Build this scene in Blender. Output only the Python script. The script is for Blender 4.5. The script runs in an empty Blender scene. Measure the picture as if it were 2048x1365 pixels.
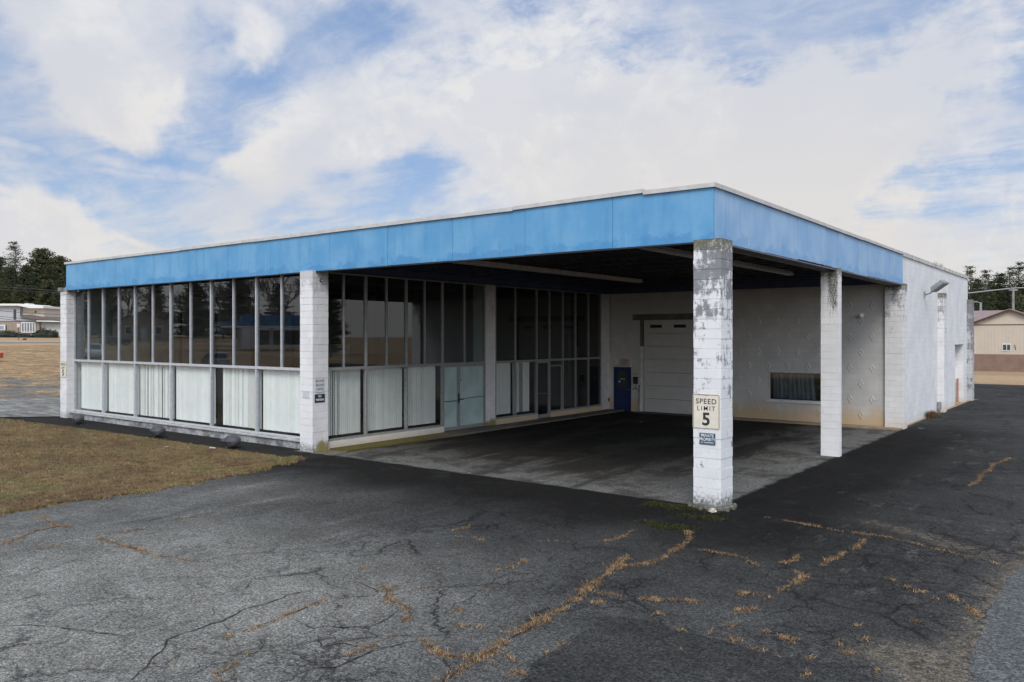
# Blender 4.5 scene: disused drive-through building, procedural throughout
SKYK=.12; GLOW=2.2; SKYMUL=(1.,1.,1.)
# sky: centre column, row, radius in degrees, weight, stretch, tilt
BLOBS=[(110,20,7,.17,1.9,0),(490,75,2.6,.24,1.2,.6),(180,150,3.2,.17,1.5,.1),(230,212,2.8,.18,2.2,0),(380,290,4,.05,3,0),
(900,200,10,.14,2.0,0),(1050,330,6,.08,1.8,0),(1750,150,8,.10,2.4,-.3),(80,455,3.2,.30,1.3,0),(1200,120,7,.08,2,0),(1500,330,7,.12,2.5,0),(1900,430,5,.06,2.5,0),(330,470,5,.04,3,0),
(610,110,4.6,-.2,2.4,0),(100,300,5,-.10,2,0),(360,75,4,-.12,2,0),(400,215,2.4,-.25,2.4,-.1),(60,120,4,-.12,2,0),(770,365,2.6,-.17,2.6,0),(480,390,2.2,-.12,4,0),(1650,20,5,-.16,3,-.1),(1950,300,5,-.12,2,-.5),(1300,30,5,-.08,2,0),(200,340,4,-.10,3,0),(260,420,4.5,-.16,3,.15),(1150,170,2.5,-.06,2,0)]
STREAKS=[((-300,260),(420,545),.8,.95),((-200,245),(620,400),.9,.7),((-200,310),(560,372),.6,.6),((-100,200),(500,330),1.2,.5),((100,470),(700,370),.5,.5)]
GRASS_CRACKS=[(1.6,[(1.21,-9.49),(1.13,-9.16),(1.1,-8.87),(1.11,-8.63),(1.04,-8.11),(1.02,-7.66),(0.93,-7.09),(0.88,-6.47)]),
(1.8,[(0.88,-6.47),(0.76,-5.99),(0.73,-5.52),(0.52,-4.83),(0.36,-4.2)]),
(1,[(0.6,-4.95),(0.77,-4.63),(0.89,-4.28),(0.85,-3.82),(0.84,-3.32),(0.81,-2.88),(0.65,-2.5),(0.41,-2.17)]),
(1.1,[(-1.55,-7.71),(-1.32,-7.86),(-1.07,-8.07),(-0.83,-8.08),(-0.58,-8.16),(-0.41,-8.3),(-0.33,-8.54)]),
(1.2,[(0.25,-8.83),(0.55,-8.93),(0.81,-8.99),(0.98,-8.8)]),
(0.6,[(0.92,-6.14),(1.12,-6.07),(1.39,-6.03)]),
(1,[(1.55,-6.05),(1.81,-5.95),(2.24,-5.6)]),
(0.5,[(-2.64,-4.99),(-2.34,-4.92),(-2.02,-4.92)]),
(0.5,[(-1.23,-4.4),(-0.86,-4.08)]),
(0.7,[(-0.48,-3.7),(-0.28,-3.52),(-0.28,-3.05),(-0.3,-2.68)]),
(0.8,[(-2.92,-4.73),(-2.91,-4.26)]),
(1,[(-0.79,-6.21),(-0.76,-6.06)]),
(1.2,[(-0.72,-5.97),(-0.65,-5.87)]),
(1.1,[(-0.7,-5.7),(-0.68,-5.41)]),
(0.7,[(0.25,-8.21),(0.42,-8.2)]),
(0.6,[(0.47,-8.17),(0.59,-8.1)]),
(0.6,[(0.77,-8.13),(1.02,-8.02)]),
(1.3,[(-0.09,-7.92),(-0.07,-7.73)]),
(2,[(1.97,-6.47),(2.09,-6.33)]),
(0.8,[(-0.34,-6.95),(-0.25,-6.83)]),
(0.9,[(-1.13,-7.45),(-0.98,-7.41)]),
(0.7,[(-1.66,-7.71),(-1.56,-7.67)]),
(0.7,[(-1.46,-7.63),(-1.37,-7.55)]),
(0.6,[(1.26,-9.13),(1.4,-8.98)]),
(0.9,[(1.58,-8.88),(1.8,-8.88)]),
(0.6,[(1.28,-8.86),(1.41,-8.83)]),
(0.6,[(1.26,-8.55),(1.5,-8.72)]),
(0.7,[(1.64,-8.02),(1.65,-7.86)]),
(0.7,[(1.62,-8.3),(1.66,-8.24)]),
(0.6,[(-2.47,-7.31),(-2.4,-7.26)]),
(0.6,[(-1.93,-7.79),(-1.84,-7.75)]),
(0.7,[(-0.12,-9.47),(-0.05,-9.42)]),
(0.6,[(-0.06,-9.63),(-0.07,-9.57)]),
(0.6,[(-0.09,-9.06),(-0.07,-8.89)]),
(0.5,[(-0.89,-7.43),(-0.84,-7.39)]),
(1,[(1.15,-6.56),(1.27,-6.43)]),
(0.6,[(0.82,-4.4),(0.91,-4.2)]),
(0.7,[(1.16,-0.24),(1.57,-0.34),(2.04,-0.36),(2.41,-0.45),(2.82,-0.49),(3.23,-0.44),(3.6,-0.57),(3.95,-0.7),(4.31,-0.8),(4.55,-0.91),(4.88,-1.0),(5.25,-1.31)]),
(0.9,[(3.03,-3.02),(3.04,-2.35),(3.07,-1.9),(3.18,-1.52),(3.16,-0.83)]),
(0.7,[(1.14,-3.24),(1.46,-3.21),(1.91,-3.29),(2.25,-3.56),(2.36,-3.54)]),
(0.8,[(2.41,-3.24),(2.55,-3.06),(2.61,-2.88),(2.6,-2.48)]),
(1,[(2.65,-3.31),(2.77,-3.53),(2.97,-3.62),(2.96,-4.03),(2.95,-4.42),(2.95,-4.63)]),
(1.2,[(1.7,-5.98),(1.97,-5.78),(2.24,-5.67)]),
(1.5,[(2.47,-5.0),(2.7,-4.82),(2.93,-4.95)]),
(1.7,[(2.75,-5.69),(2.96,-5.44)]),
(0.8,[(3.89,-2.91),(4.1,-3.1)]),
(0.9,[(4.23,-3.27),(4.51,-3.43)]),
(0.8,[(4.65,-3.57),(4.79,-3.61)]),
(1.1,[(4.83,-3.28),(5.03,-3.57),(5.23,-4.05)]),
(0.9,[(2.46,-6.75),(2.59,-6.7)]),
(0.9,[(2.79,-6.61),(2.91,-6.56)]),
(1.2,[(2.86,-6.37),(2.9,-6.18)]),
(1.1,[(3.04,-6.65),(3.21,-6.66)]),
(1.1,[(3.27,-6.17),(3.54,-6.15),(3.73,-6.19)]),
(1,[(3.35,-6.73),(3.55,-6.68)]),
(0.8,[(3.93,-6.66),(4.05,-6.6)]),
(0.7,[(3.67,-6.76),(3.73,-6.75)]),
(1.1,[(4.08,-5.82),(4.14,-6.06)]),
(1,[(4.2,-6.26),(4.31,-6.17)]),
(1.2,[(4.63,-4.68),(4.68,-4.72)]),
(0.8,[(3.83,5.79),(3.82,7.72),(3.85,10.04),(4.03,11.49)]),
(1,[(4.04,-7.08),(4.12,-7.08)]),
(0.8,[(4.61,-6.51),(4.68,-6.49)]),
(1,[(4.08,-5.27),(4.14,-5.31)]),
(0.8,[(4.29,-5.73),(4.39,-5.65)]),
(0.8,[(4.2,0.4),(4.27,0.54)]),
(0.7,[(2.74,-7.27),(2.79,-7.27)]),
(0.9,[(-8.31,-10.08),(-8.54,-9.71),(-8.85,-9.29),(-8.88,-8.87),(-8.61,-8.75)]),
(0.9,[(-10.1,-8.76),(-9.46,-8.85),(-8.93,-8.91)]),
(1,[(-7.41,-8.85),(-6.9,-8.85),(-6.4,-8.84),(-5.93,-8.84)]),
(0.5,[(-5.93,-8.84),(-5.51,-8.79),(-5.15,-8.71),(-4.82,-8.65)]),
(0.8,[(-7.48,-8.49),(-7.54,-8.02)]),
(0.7,[(-7.81,-7.3),(-7.65,-6.97),(-7.67,-6.48)]),
(0.4,[(-7.79,-6.02),(-7.72,-5.04)]),
(0.5,[(-1.6,-9.92),(-1.62,-9.63),(-1.64,-9.32)]),
(1.1,[(-1.64,-9.32),(-1.68,-8.97),(-1.76,-8.55)]),
(0.9,[(-1.59,-10.17),(-1.55,-10.07)]),
(0.7,[(-1.56,-10.56),(-1.53,-10.47)]),
(0.7,[(-1.04,-10.3),(-0.96,-10.26)]),
(0.8,[(-0.81,-10.82),(-0.76,-10.73),(-0.83,-10.48)]),
(0.8,[(-1.55,-10.81),(-1.48,-10.78)]),
(0.6,[(-0.04,-9.65),(-0.04,-9.43),(0.01,-9.25)]),
(0.6,[(-6.34,-10.38),(-6.33,-10.26)]),
(0.6,[(-5.81,-10.99),(-5.79,-10.92)]),
(0.7,[(-1.53,-11.08),(-1.51,-11.02)]),
(0.7,[(-0.66,-10.82),(-0.6,-10.8)]),
(0.6,[(-2.45,-7.34),(-2.41,-7.27)]),
(0.7,[(-7.52,-9.85),(-7.49,-9.46)])]
DARK_CRACKS=[(1,[(-1.03,-9.24),(-0.52,-8.93),(-0.54,-8.66),(-0.76,-8.21)]),
(1,[(-2.0,-7.84),(-1.42,-7.94),(-1.55,-7.71)]),
(1,[(-0.23,-7.62),(-0.27,-7.26),(-0.49,-6.57),(-0.5,-6.11),(-0.36,-5.87)]),
(0.8,[(-1.87,-6.73),(-1.41,-6.63)]),
(1,[(-0.17,-9.01),(0.17,-8.75),(0.34,-8.54)]),
(0.7,[(-1.03,-4.91),(-0.71,-4.81),(-0.75,-4.24)]),
(0.8,[(-0.1,-8.06),(-0.27,-7.65),(-0.03,-7.46)]),
(1,[(0.09,-10.15),(0.06,-9.73),(0.08,-9.25),(0.25,-8.83)]),
(0.8,[(-0.88,-7.82),(-0.75,-7.42),(-0.77,-7.01)]),
(1.2,[(2.09,-5.34),(2.29,-5.29),(2.59,-5.1)]),
(0.9,[(2.39,2.51),(2.65,2.7),(2.99,2.49),(3.34,2.52)]),
(0.9,[(1.92,2.39),(2.06,2.89)]),
(0.8,[(4.59,-5.34),(4.67,-4.9),(4.84,-4.8),(5.0,-4.88)]),
(0.8,[(4.07,-4.77),(4.28,-4.78),(4.41,-4.59)]),
(0.9,[(4.53,0.82),(4.82,0.87),(5.15,1.12)]),
(0.9,[(4.07,-0.37),(4.37,-0.45),(4.65,-0.08)]),
(0.8,[(3.91,2.29),(4.19,2.62)]),
(0.7,[(0.58,1.36),(0.82,3.17),(1.13,4.33)]),
(0.7,[(2.94,11.6),(3.5,11.08)]),
(0.9,[(5.03,-2.87),(5.19,-2.9),(5.35,-2.73)]),
(0.8,[(4.69,-6.17),(4.95,-6.04)]),
(0.7,[(1.9,-6.35),(2.37,-6.24),(2.83,-6.14)]),
(1.2,[(-4.09,-11.61),(-3.73,-11.33),(-3.37,-11.17),(-3.02,-11.01),(-2.64,-10.87),(-2.45,-10.76)]),
(1.6,[(-1.33,-11.42),(-1.58,-11.09),(-1.73,-10.95),(-1.88,-10.74),(-2.07,-10.61),(-2.11,-10.35),(-2.11,-10.12),(-2.1,-9.87),(-2.27,-9.42),(-2.22,-9.2),(-2.3,-8.79),(-2.21,-8.43)]),
(1.3,[(-1.43,-9.28),(-1.01,-9.35),(-0.99,-9.26),(-0.76,-9.11),(-0.45,-8.81)]),
(1.2,[(-0.91,-9.43),(-0.49,-9.67),(-0.35,-9.43),(-0.04,-9.32)]),
(1.5,[(-0.1,-10.36),(-0.1,-10.1),(0.07,-9.94),(0.09,-9.71),(0.04,-9.26)]),
(0.8,[(-5.03,-11.27),(-4.96,-11.07),(-4.95,-10.73),(-4.94,-10.42)]),
(0.8,[(-2.69,-9.65),(-2.39,-9.82),(-2.24,-9.78)]),
(0.9,[(-8.31,-8.15),(-7.96,-7.7),(-8.3,-6.74),(-8.5,-6.0)]),
(0.9,[(-5.97,-10.79),(-6.11,-10.38),(-6.34,-9.76),(-6.31,-9.19)]),
(0.8,[(-4.82,-8.65),(-4.68,-8.22),(-4.4,-7.73),(-4.11,-7.22),(-3.81,-6.7),(-3.85,-5.62)]),
(0.8,[(-2.08,-9.94),(-1.72,-9.97),(-1.58,-9.91)]),
(0.8,[(-1.34,-9.9),(-1.05,-10.03),(-0.93,-10.21),(-0.88,-10.43)]),
(0.7,[(-2.78,-9.16),(-3.17,-8.75),(-2.93,-8.45)]),
(0.8,[(-1.33,-10.71),(-0.95,-10.84)])]
PATCH_A=[(1.91, -9.25), (1.64, -8.39), (1.65, -7.86), (1.59, -7.31), (1.71, -6.79), (2.07, -6.65), (2.39, -6.73), (2.71, -6.64), (2.46, -6.79), (2.84, -6.73), (3.21, -6.77), (3.62, -6.76), (3.93, -6.69), (4.29, -6.67), (4.53, -6.73), (4.73, -6.78), (5.16, -7.17)]
PATCH_B=[(5.39, -6.99), (5.47, -6.21), (5.38, -5.77), (5.36, -4.75), (5.31, -3.9), (5.32, -3.05), (5.37, -1.95), (5.47, -1.14), (5.78, 2.33)]
MOSS=[(-0.38, -2.03), (-0.07, -2.17), (0.13, -2.11), (0.27, -1.91), (-0.67, -0.56), (-0.09, -1.0), (0.23, -1.0), (0.42, -0.89)]
import bpy, math, random
import numpy as np
from mathutils import Vector, Matrix
R=math.radians
SC=bpy.context.scene
COL=SC.collection
rng=random.Random(7)
NR=np.random.RandomState(5)
CX,CY,CH=6.72,-15.51,3.517
YAW=R(37.555)

# ------------------------------------------------------------------ helpers
WORLD_PARENTS={}
def link(o,parent=None):
    COL.objects.link(o)
    if parent is not None:
        o.parent=parent
        if parent.name in WORLD_PARENTS: o.matrix_parent_inverse=WORLD_PARENTS[parent.name]
    return o
def wempty(*a,**k):
    """an Empty whose children are written in world coordinates"""
    o=empty(*a,**k); WORLD_PARENTS[o.name]=(Matrix.Translation(o.location)@Matrix.Rotation(o.rotation_euler.z,4,'Z')).inverted(); return o
def tag(o,label=None,cat=None,group=None,kind=None):
    if label: o['label']=label
    if cat: o['category']=cat
    if group: o['group']=group
    if kind: o['kind']=kind
    return o
def empty(name,loc=(0,0,0),rz=0,label=None,cat=None,group=None):
    o=bpy.data.objects.new(name,None); link(o)
    o.location=loc; o.rotation_euler=(0,0,rz); o.empty_display_size=.2
    return tag(o,label,cat,group)
class MB:
    def __init__(s): s.v=[]; s.f=[]
    def box(s,x0,x1,y0,y1,z0,z1):
        if x0>x1:x0,x1=x1,x0
        if y0>y1:y0,y1=y1,y0
        if z0>z1:z0,z1=z1,z0
        n=len(s.v)
        s.v+=[(x0,y0,z0),(x1,y0,z0),(x1,y1,z0),(x0,y1,z0),(x0,y0,z1),(x1,y0,z1),(x1,y1,z1),(x0,y1,z1)]
        s.f+=[tuple(n+i for i in q) for q in ((0,3,2,1),(4,5,6,7),(0,1,5,4),(1,2,6,5),(2,3,7,6),(3,0,4,7))]
        return s
    def quad(s,a,b,c,d):
        n=len(s.v); s.v+=[a,b,c,d]; s.f.append((n,n+1,n+2,n+3)); return s
    def poly(s,pts):
        n=len(s.v); s.v+=list(pts); s.f.append(tuple(range(n,n+len(pts)))); return s
    def prism(s,prof,axis,a,b):
        """extrude closed 2D profile (counter-clockwise) along axis from a to b"""
        n=len(s.v); k=len(prof)
        for t in (a,b):
            for p,q in prof:
                s.v.append({'x':(t,p,q),'y':(p,t,q),'z':(p,q,t)}[axis])
        s.f.append(tuple(n+i for i in range(k))); s.f.append(tuple(n+k+i for i in reversed(range(k))))
        for i in range(k):
            j=(i+1)%k; s.f.append((n+i,n+k+i,n+k+j,n+j))
        return s
    def tube(s,pts,r,seg=6,r1=None,cap=True):
        pts=[Vector(p) for p in pts]; n0=len(s.v); m=len(pts)
        for i,p in enumerate(pts):
            d=(pts[min(i+1,m-1)]-pts[max(i-1,0)]).normalized()
            a=d.cross(Vector((0,0,1)));
            if a.length<1e-3: a=d.cross(Vector((1,0,0)))
            a.normalize(); b=d.cross(a)
            rr=r if r1 is None else r+(r1-r)*i/(m-1)
            for k in range(seg):
                t=2*math.pi*k/seg; q=p+a*math.cos(t)*rr+b*math.sin(t)*rr; s.v.append(tuple(q))
        for i in range(m-1):
            for k in range(seg):
                k2=(k+1)%seg
                s.f.append((n0+i*seg+k,n0+i*seg+k2,n0+(i+1)*seg+k2,n0+(i+1)*seg+k))
        if cap:
            s.f.append(tuple(n0+k for k in reversed(range(seg)))); s.f.append(tuple(n0+(m-1)*seg+k for k in range(seg)))
        return s
    def lathe(s,prof,c,axis=Vector((0,0,1)),seg=16,caps=True):
        """prof: list of (radius, distance along axis)"""
        axis=Vector(axis).normalized(); c=Vector(c)
        a=axis.cross(Vector((0,0,1)))
        if a.length<1e-3: a=Vector((1,0,0))
        a.normalize(); b=axis.cross(a); n0=len(s.v)
        for r,h in prof:
            for k in range(seg):
                t=2*math.pi*k/seg; s.v.append(tuple(c+axis*h+a*math.cos(t)*r+b*math.sin(t)*r))
        for i in range(len(prof)-1):
            for k in range(seg):
                k2=(k+1)%seg; s.f.append((n0+i*seg+k,n0+i*seg+k2,n0+(i+1)*seg+k2,n0+(i+1)*seg+k))
        if caps:
            s.f.append(tuple(n0+k for k in reversed(range(seg)))); s.f.append(tuple(n0+(len(prof)-1)*seg+k for k in range(seg)))
        return s
    def mesh(s,name,m):
        me=bpy.data.meshes.new(name); me.from_pydata(s.v,[],s.f); me.update()
        if m: me.materials.append(m)
        return me
    def obj(s,name,m,parent=None,bevel=0,smooth=False):
        me=s.mesh(name,m); o=bpy.data.objects.new(name,me); link(o,parent)
        if parent is not None:   # geometry was written in world space
            pass
        if bevel:
            b=o.modifiers.new('bevel','BEVEL'); b.width=bevel; b.segments=2; b.limit_method='ANGLE'
        if smooth:
            for p in me.polygons: p.use_smooth=True
        return o
def tris_obj(name,V,mat,parent=None,quads=False):
    """V: (n,3,3) or (n,4,3) array of loose faces"""
    V=np.asarray(V,dtype=np.float32); n,k=V.shape[:2]
    me=bpy.data.meshes.new(name); me.vertices.add(n*k); me.loops.add(n*k); me.polygons.add(n)
    me.vertices.foreach_set('co',V.ravel()); me.loops.foreach_set('vertex_index',np.arange(n*k,dtype=np.int32))
    me.polygons.foreach_set('loop_start',np.arange(0,n*k,k,dtype=np.int32))
    me.update(); me.validate()
    me.materials.append(mat)
    o=bpy.data.objects.new(name,me); link(o,parent); return o
def lattice(cells_u,cells_v,holes,plane,t0,t1,mb=None):
    """solid wall of thickness t0..t1 with rectangular holes; only outside faces are made. plane 'y': u is X; plane 'x': u is Y"""
    mb=mb or MB(); us=sorted(set(list(cells_u)+[h[0] for h in holes]+[h[1] for h in holes])); vs=sorted(set(list(cells_v)+[h[2] for h in holes]+[h[3] for h in holes]))
    def solid(i,j):
        if i<0 or j<0 or i>=len(us)-1 or j>=len(vs)-1: return False
        cu=(us[i]+us[i+1])/2; cv=(vs[j]+vs[j+1])/2
        return not any(h[0]<cu<h[1] and h[2]<cv<h[3] for h in holes)
    P=(lambda u,t,v:(u,t,v)) if plane=='y' else (lambda u,t,v:(t,u,v))
    for i in range(len(us)-1):
        for j in range(len(vs)-1):
            if not solid(i,j): continue
            a,b,c,d=us[i],us[i+1],vs[j],vs[j+1]
            mb.quad(P(a,t0,c),P(b,t0,c),P(b,t0,d),P(a,t0,d)); mb.quad(P(a,t1,c),P(a,t1,d),P(b,t1,d),P(b,t1,c))
            if not solid(i-1,j): mb.quad(P(a,t0,c),P(a,t0,d),P(a,t1,d),P(a,t1,c))
            if not solid(i+1,j): mb.quad(P(b,t0,c),P(b,t1,c),P(b,t1,d),P(b,t0,d))
            if not solid(i,j-1): mb.quad(P(a,t0,c),P(a,t1,c),P(b,t1,c),P(b,t0,c))
            if not solid(i,j+1): mb.quad(P(a,t0,d),P(b,t0,d),P(b,t1,d),P(a,t1,d))
    return mb

# ------------------------------------------------------------------ node helpers
class G:
    def __init__(s,name,kind='mat'):
        if kind=='mat':
            s.m=bpy.data.materials.new(name); s.m.use_nodes=True; s.t=s.m.node_tree
        else:
            s.m=bpy.data.worlds.new(name); s.m.use_nodes=True; s.t=s.m.node_tree
        s.t.nodes.clear(); s.N=s.t.nodes.new
    def set(s,sock,val):
        if val is None: return
        if isinstance(val,bpy.types.NodeSocket): s.t.links.new(val,sock)
        else:
            if sock.type=='RGBA' and len(val)==3: val=(*val,1)
            sock.default_value=val
    def mt(s,op,a,b=None,c=None,clamp=False):
        n=s.N('ShaderNodeMath'); n.operation=op; n.use_clamp=clamp
        s.set(n.inputs[0],a); s.set(n.inputs[1],b)
        if c is not None: s.set(n.inputs[2],c)
        return n.outputs[0]
    def vm(s,op,a,b=None,sc=None):
        n=s.N('ShaderNodeVectorMath'); n.operation=op; s.set(n.inputs[0],a)
        if b is not None: s.set(n.inputs[1],b)
        if sc is not None: s.set(n.inputs['Scale'],sc)
        return n.outputs['Value'] if op in('DOT_PRODUCT','LENGTH','DISTANCE') else n.outputs[0]
    def pos(s): return s.N('ShaderNodeNewGeometry').outputs['Position']
    def isl(s): return s.N('ShaderNodeNewGeometry').outputs['Random Per Island']
    def objc(s): return s.N('ShaderNodeTexCoord').outputs['Object']
    def orand(s): return s.N('ShaderNodeObjectInfo').outputs['Random']
    def sep(s,v):
        n=s.N('ShaderNodeSeparateXYZ'); s.set(n.inputs[0],v); return n.outputs
    def xyz(s,x,y,z):
        n=s.N('ShaderNodeCombineXYZ')
        for i,a in enumerate((x,y,z)): s.set(n.inputs[i],a)
        return n.outputs[0]
    def noise(s,v,scale,detail=4,rough=.55,dist=0,col=False):
        n=s.N('ShaderNodeTexNoise'); s.set(n.inputs['Vector'],v); n.inputs['Scale'].default_value=scale
        n.inputs['Detail'].default_value=detail; n.inputs['Roughness'].default_value=rough; n.inputs['Distortion'].default_value=dist
        return n.outputs['Color'] if col else n.outputs['Fac']
    def vor(s,v,scale,feature='F1',rand=1,out='Distance'):
        n=s.N('ShaderNodeTexVoronoi'); n.feature=feature; s.set(n.inputs['Vector'],v); n.inputs['Scale'].default_value=scale; n.inputs['Randomness'].default_value=rand
        return n.outputs[out]
    def mr(s,v,a,b,c=0.,d=1.,smooth=True):
        n=s.N('ShaderNodeMapRange'); n.interpolation_type='SMOOTHSTEP' if smooth else 'LINEAR'
        s.set(n.inputs['Value'],v)
        for k,x in zip(('From Min','From Max','To Min','To Max'),(a,b,c,d)): s.set(n.inputs[k],x)
        return n.outputs['Result']
    def mix(s,f,a,b,mode='MIX'):
        n=s.N('ShaderNodeMix'); n.data_type='RGBA'; n.blend_type=mode; n.clamp_factor=True
        s.set(n.inputs[0],f); s.set(n.inputs[6],a); s.set(n.inputs[7],b); return n.outputs[2]
    def scl(s,v,x,y,z): return s.vm('MULTIPLY',v,(x,y,z))
    def bump(s,h,strength=.3,dist=.01,normal=None):
        n=s.N('ShaderNodeBump'); n.inputs['Strength'].default_value=strength; n.inputs['Distance'].default_value=dist
        s.set(n.inputs['Height'],h)
        if normal is not None: s.set(n.inputs['Normal'],normal)
        return n.outputs[0]
    def out(s,col,rough=.7,metal=0,normal=None,spec=.5,**kw):
        p=s.N('ShaderNodeBsdfPrincipled'); s.set(p.inputs['Base Color'],col); s.set(p.inputs['Roughness'],rough); s.set(p.inputs['Metallic'],metal)
        s.set(p.inputs['Specular IOR Level'],spec)
        if normal is not None: s.set(p.inputs['Normal'],normal)
        for k,v in kw.items(): s.set(p.inputs[k],v)
        o=s.N('ShaderNodeOutputMaterial'); s.t.links.new(p.outputs[0],o.inputs[0]); s.p=p
        return s.m
def simple(name,c,rough=.6,metal=0,var=.15,scale=6,bump=0,spec=.5,isl=0):
    g=G(name); v=g.pos(); n=g.noise(v,scale,5,.6)
    k=g.mr(n,.3,.7,1-var,1+var,False)
    if isl: k=g.mt('MULTIPLY',k,g.mr(g.isl(),0.,1.,1-isl,1+isl,False))
    col=g.vm('SCALE',c,sc=k)
    nm=g.bump(g.noise(v,scale*12,4),bump,.01) if bump else None
    return g.out(col,rough,metal,nm,spec)

# ------------------------------------------------------------------ materials
def block_mat(name,topstain=0.,yel=0.,base=(.72,.715,.70),stain=.4,top_h=5.5,moss=0.,joint=.5,dirt=0.,dirt_h=1.,tint=(.20,.20,.21),seed=0.,joint_top=0.,drip=None,base_dirt=.0):
    """painted concrete block, running bond, with grey weathering. Coordinates are world metres."""
    g=G(name); P=g.pos(); x,y,z=g.sep(P)
    u=g.mt('ADD',x,y); bv=g.xyz(u,z,0.)
    wob=g.noise(P,9,2); bvw=g.xyz(g.mt('ADD',u,g.mt('MULTIPLY',g.mt('SUBTRACT',wob,.5),.012)),g.mt('ADD',z,g.mt('MULTIPLY',g.mt('SUBTRACT',wob,.5),.012)),0.)
    b=g.N('ShaderNodeTexBrick'); g.set(b.inputs['Vector'],bvw); b.offset=.5; b.squash=1
    b.inputs['Scale'].default_value=1; b.inputs['Mortar Size'].default_value=.007; b.inputs['Mortar Smooth'].default_value=.4
    b.inputs['Brick Width'].default_value=.4064; b.inputs['Row Height'].default_value=.2032
    b.inputs['Color1'].default_value=(0,0,0,1); b.inputs['Color2'].default_value=(1,1,1,1); b.inputs['Mortar'].default_value=(.5,.5,.5,1)
    mort=b.outputs['Fac']; br=g.sep(b.outputs['Color'])[0]
    P2=g.vm('ADD',P,(seed,seed*1.7,0.))
    n1=g.noise(P2,2.2,6,.65); n2=g.noise(g.scl(P2,5.,5.,1.2),1.6,7,.7); n3=g.noise(P2,14,6,.7)
    topf=g.mr(z,top_h-2.6,top_h,0.,1.)
    s=g.mt('ADD',g.mt('MULTIPLY',n1,.45),g.mt('MULTIPLY',n2,.35)); s=g.mt('ADD',s,g.mt('MULTIPLY',n3,.2))
    s=g.mt('ADD',s,g.mt('MULTIPLY',topf,.07*(1 if stain>0 else 0)))
    s=g.mt('ADD',s,g.mr(z,1.2,3.,-.05,0.)); s=g.mt('ADD',s,g.mr(z,top_h-1.1,top_h,0.,topstain))
    s=g.mt('ADD',s,g.mt('MULTIPLY',br,.05*stain))
    st=g.mt('MULTIPLY',g.mr(s,.60-.075*stain,.68-.08*stain,0.,1.),min(.92,stain*1.5))
    pv=g.mr(g.noise(P,1.1,4),.3,.7,.93,1.05)
    pv=g.mt('MULTIPLY',pv,g.mr(br,0.,1.,.97,1.02))
    col=g.vm('SCALE',base,sc=pv)
    col=g.mix(st,col,tint)
    jn=g.mr(g.noise(P2,3.3,3),.35,.62,.10,1.)
    jf=g.mt('MULTIPLY',g.mt('MULTIPLY',mort,joint),jn)
    if joint_top: jf=g.mt('ADD',jf,g.mt('MULTIPLY',mort,g.mt('MULTIPLY',g.mr(z,top_h-3.,top_h,0.,joint_top),g.mr(n1,.4,.6,.2,1.))),clamp=True)
    col=g.mix(jf,col,(.17,.17,.18))
    if moss:
        mz=g.mt('ADD',g.mr(z,top_h-.55,top_h,0.,.55),g.mt('MULTIPLY',g.mt('SUBTRACT',n3,.45),1.3))
        mz=g.mt('MULTIPLY',g.mr(mz,.25,.6),g.mr(z,top_h-1.,top_h-.3,0.,moss))
        col=g.mix(mz,col,(.13,.13,.085))
    if drip is not None:   # dirty run of water below the roof edge: (u centre, half width, length)
        uc,hw,ln=drip
        w=g.mt('ADD',u,g.mt('MULTIPLY',g.mt('SUBTRACT',g.noise(g.scl(P,6.,6.,2.),2,4),.5),.12))
        d=g.mr(g.mt('ABSOLUTE',g.mt('SUBTRACT',w,uc)),hw*.5,hw,1.,0.)
        zz=g.mr(z,top_h-ln,top_h-.2,0.,1.)
        dd=g.mt('MULTIPLY',d,g.mr(g.mt('ADD',g.mt('MULTIPLY',g.noise(g.scl(P,10.,10.,1.5),2.5,5,.7),1.),g.mt('MULTIPLY',zz,.35)),.52,.72))
        dd=g.mt('MULTIPLY',dd,g.mr(z,top_h-ln,top_h-ln+.5))
        col=g.mix(g.mt('MULTIPLY',dd,g.mr(g.noise(P,30,4,.7),.38,.55,.25,1.)),col,(.062,.064,.042))
    if dirt:
        dn=g.noise(g.scl(P2,1.,1.,.6),1.6,5,.6)
        dz=g.mt('ADD',g.mr(z,0.,dirt_h,1.,0.,True),g.mt('MULTIPLY',g.mt('SUBTRACT',dn,.5),.9))
        df=g.mt('MULTIPLY',g.mr(dz,.15,1.05),dirt)
        col=g.mix(df,col,(.50,.36,.20))
    if base_dirt:
        bd=g.mt('ADD',g.mr(z,0.05,.6,.5,0.),g.mt('MULTIPLY',g.mt('SUBTRACT',n3,.5),.9))
        col=g.mix(g.mt('MULTIPLY',g.mr(bd,.25,.6),base_dirt),col,(.13,.13,.12))
    if yel:
        yd=g.mt('ADD',g.mr(z,.1,.6,.5,0.),g.mt('MULTIPLY',g.mt('SUBTRACT',n1,.5),.8)); col=g.mix(g.mt('MULTIPLY',g.mt('MULTIPLY',g.mr(yd,.2,.45),yel),g.mr(y,.0,.15)),col,(.24,.20,.06))
    h=g.mt('SUBTRACT',g.mt('MULTIPLY',g.noise(P,45,5,.7),.35),g.mt('MULTIPLY',mort,.45))
    return g.out(col,.85,0,g.bump(h,.32,.012),.25)

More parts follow.
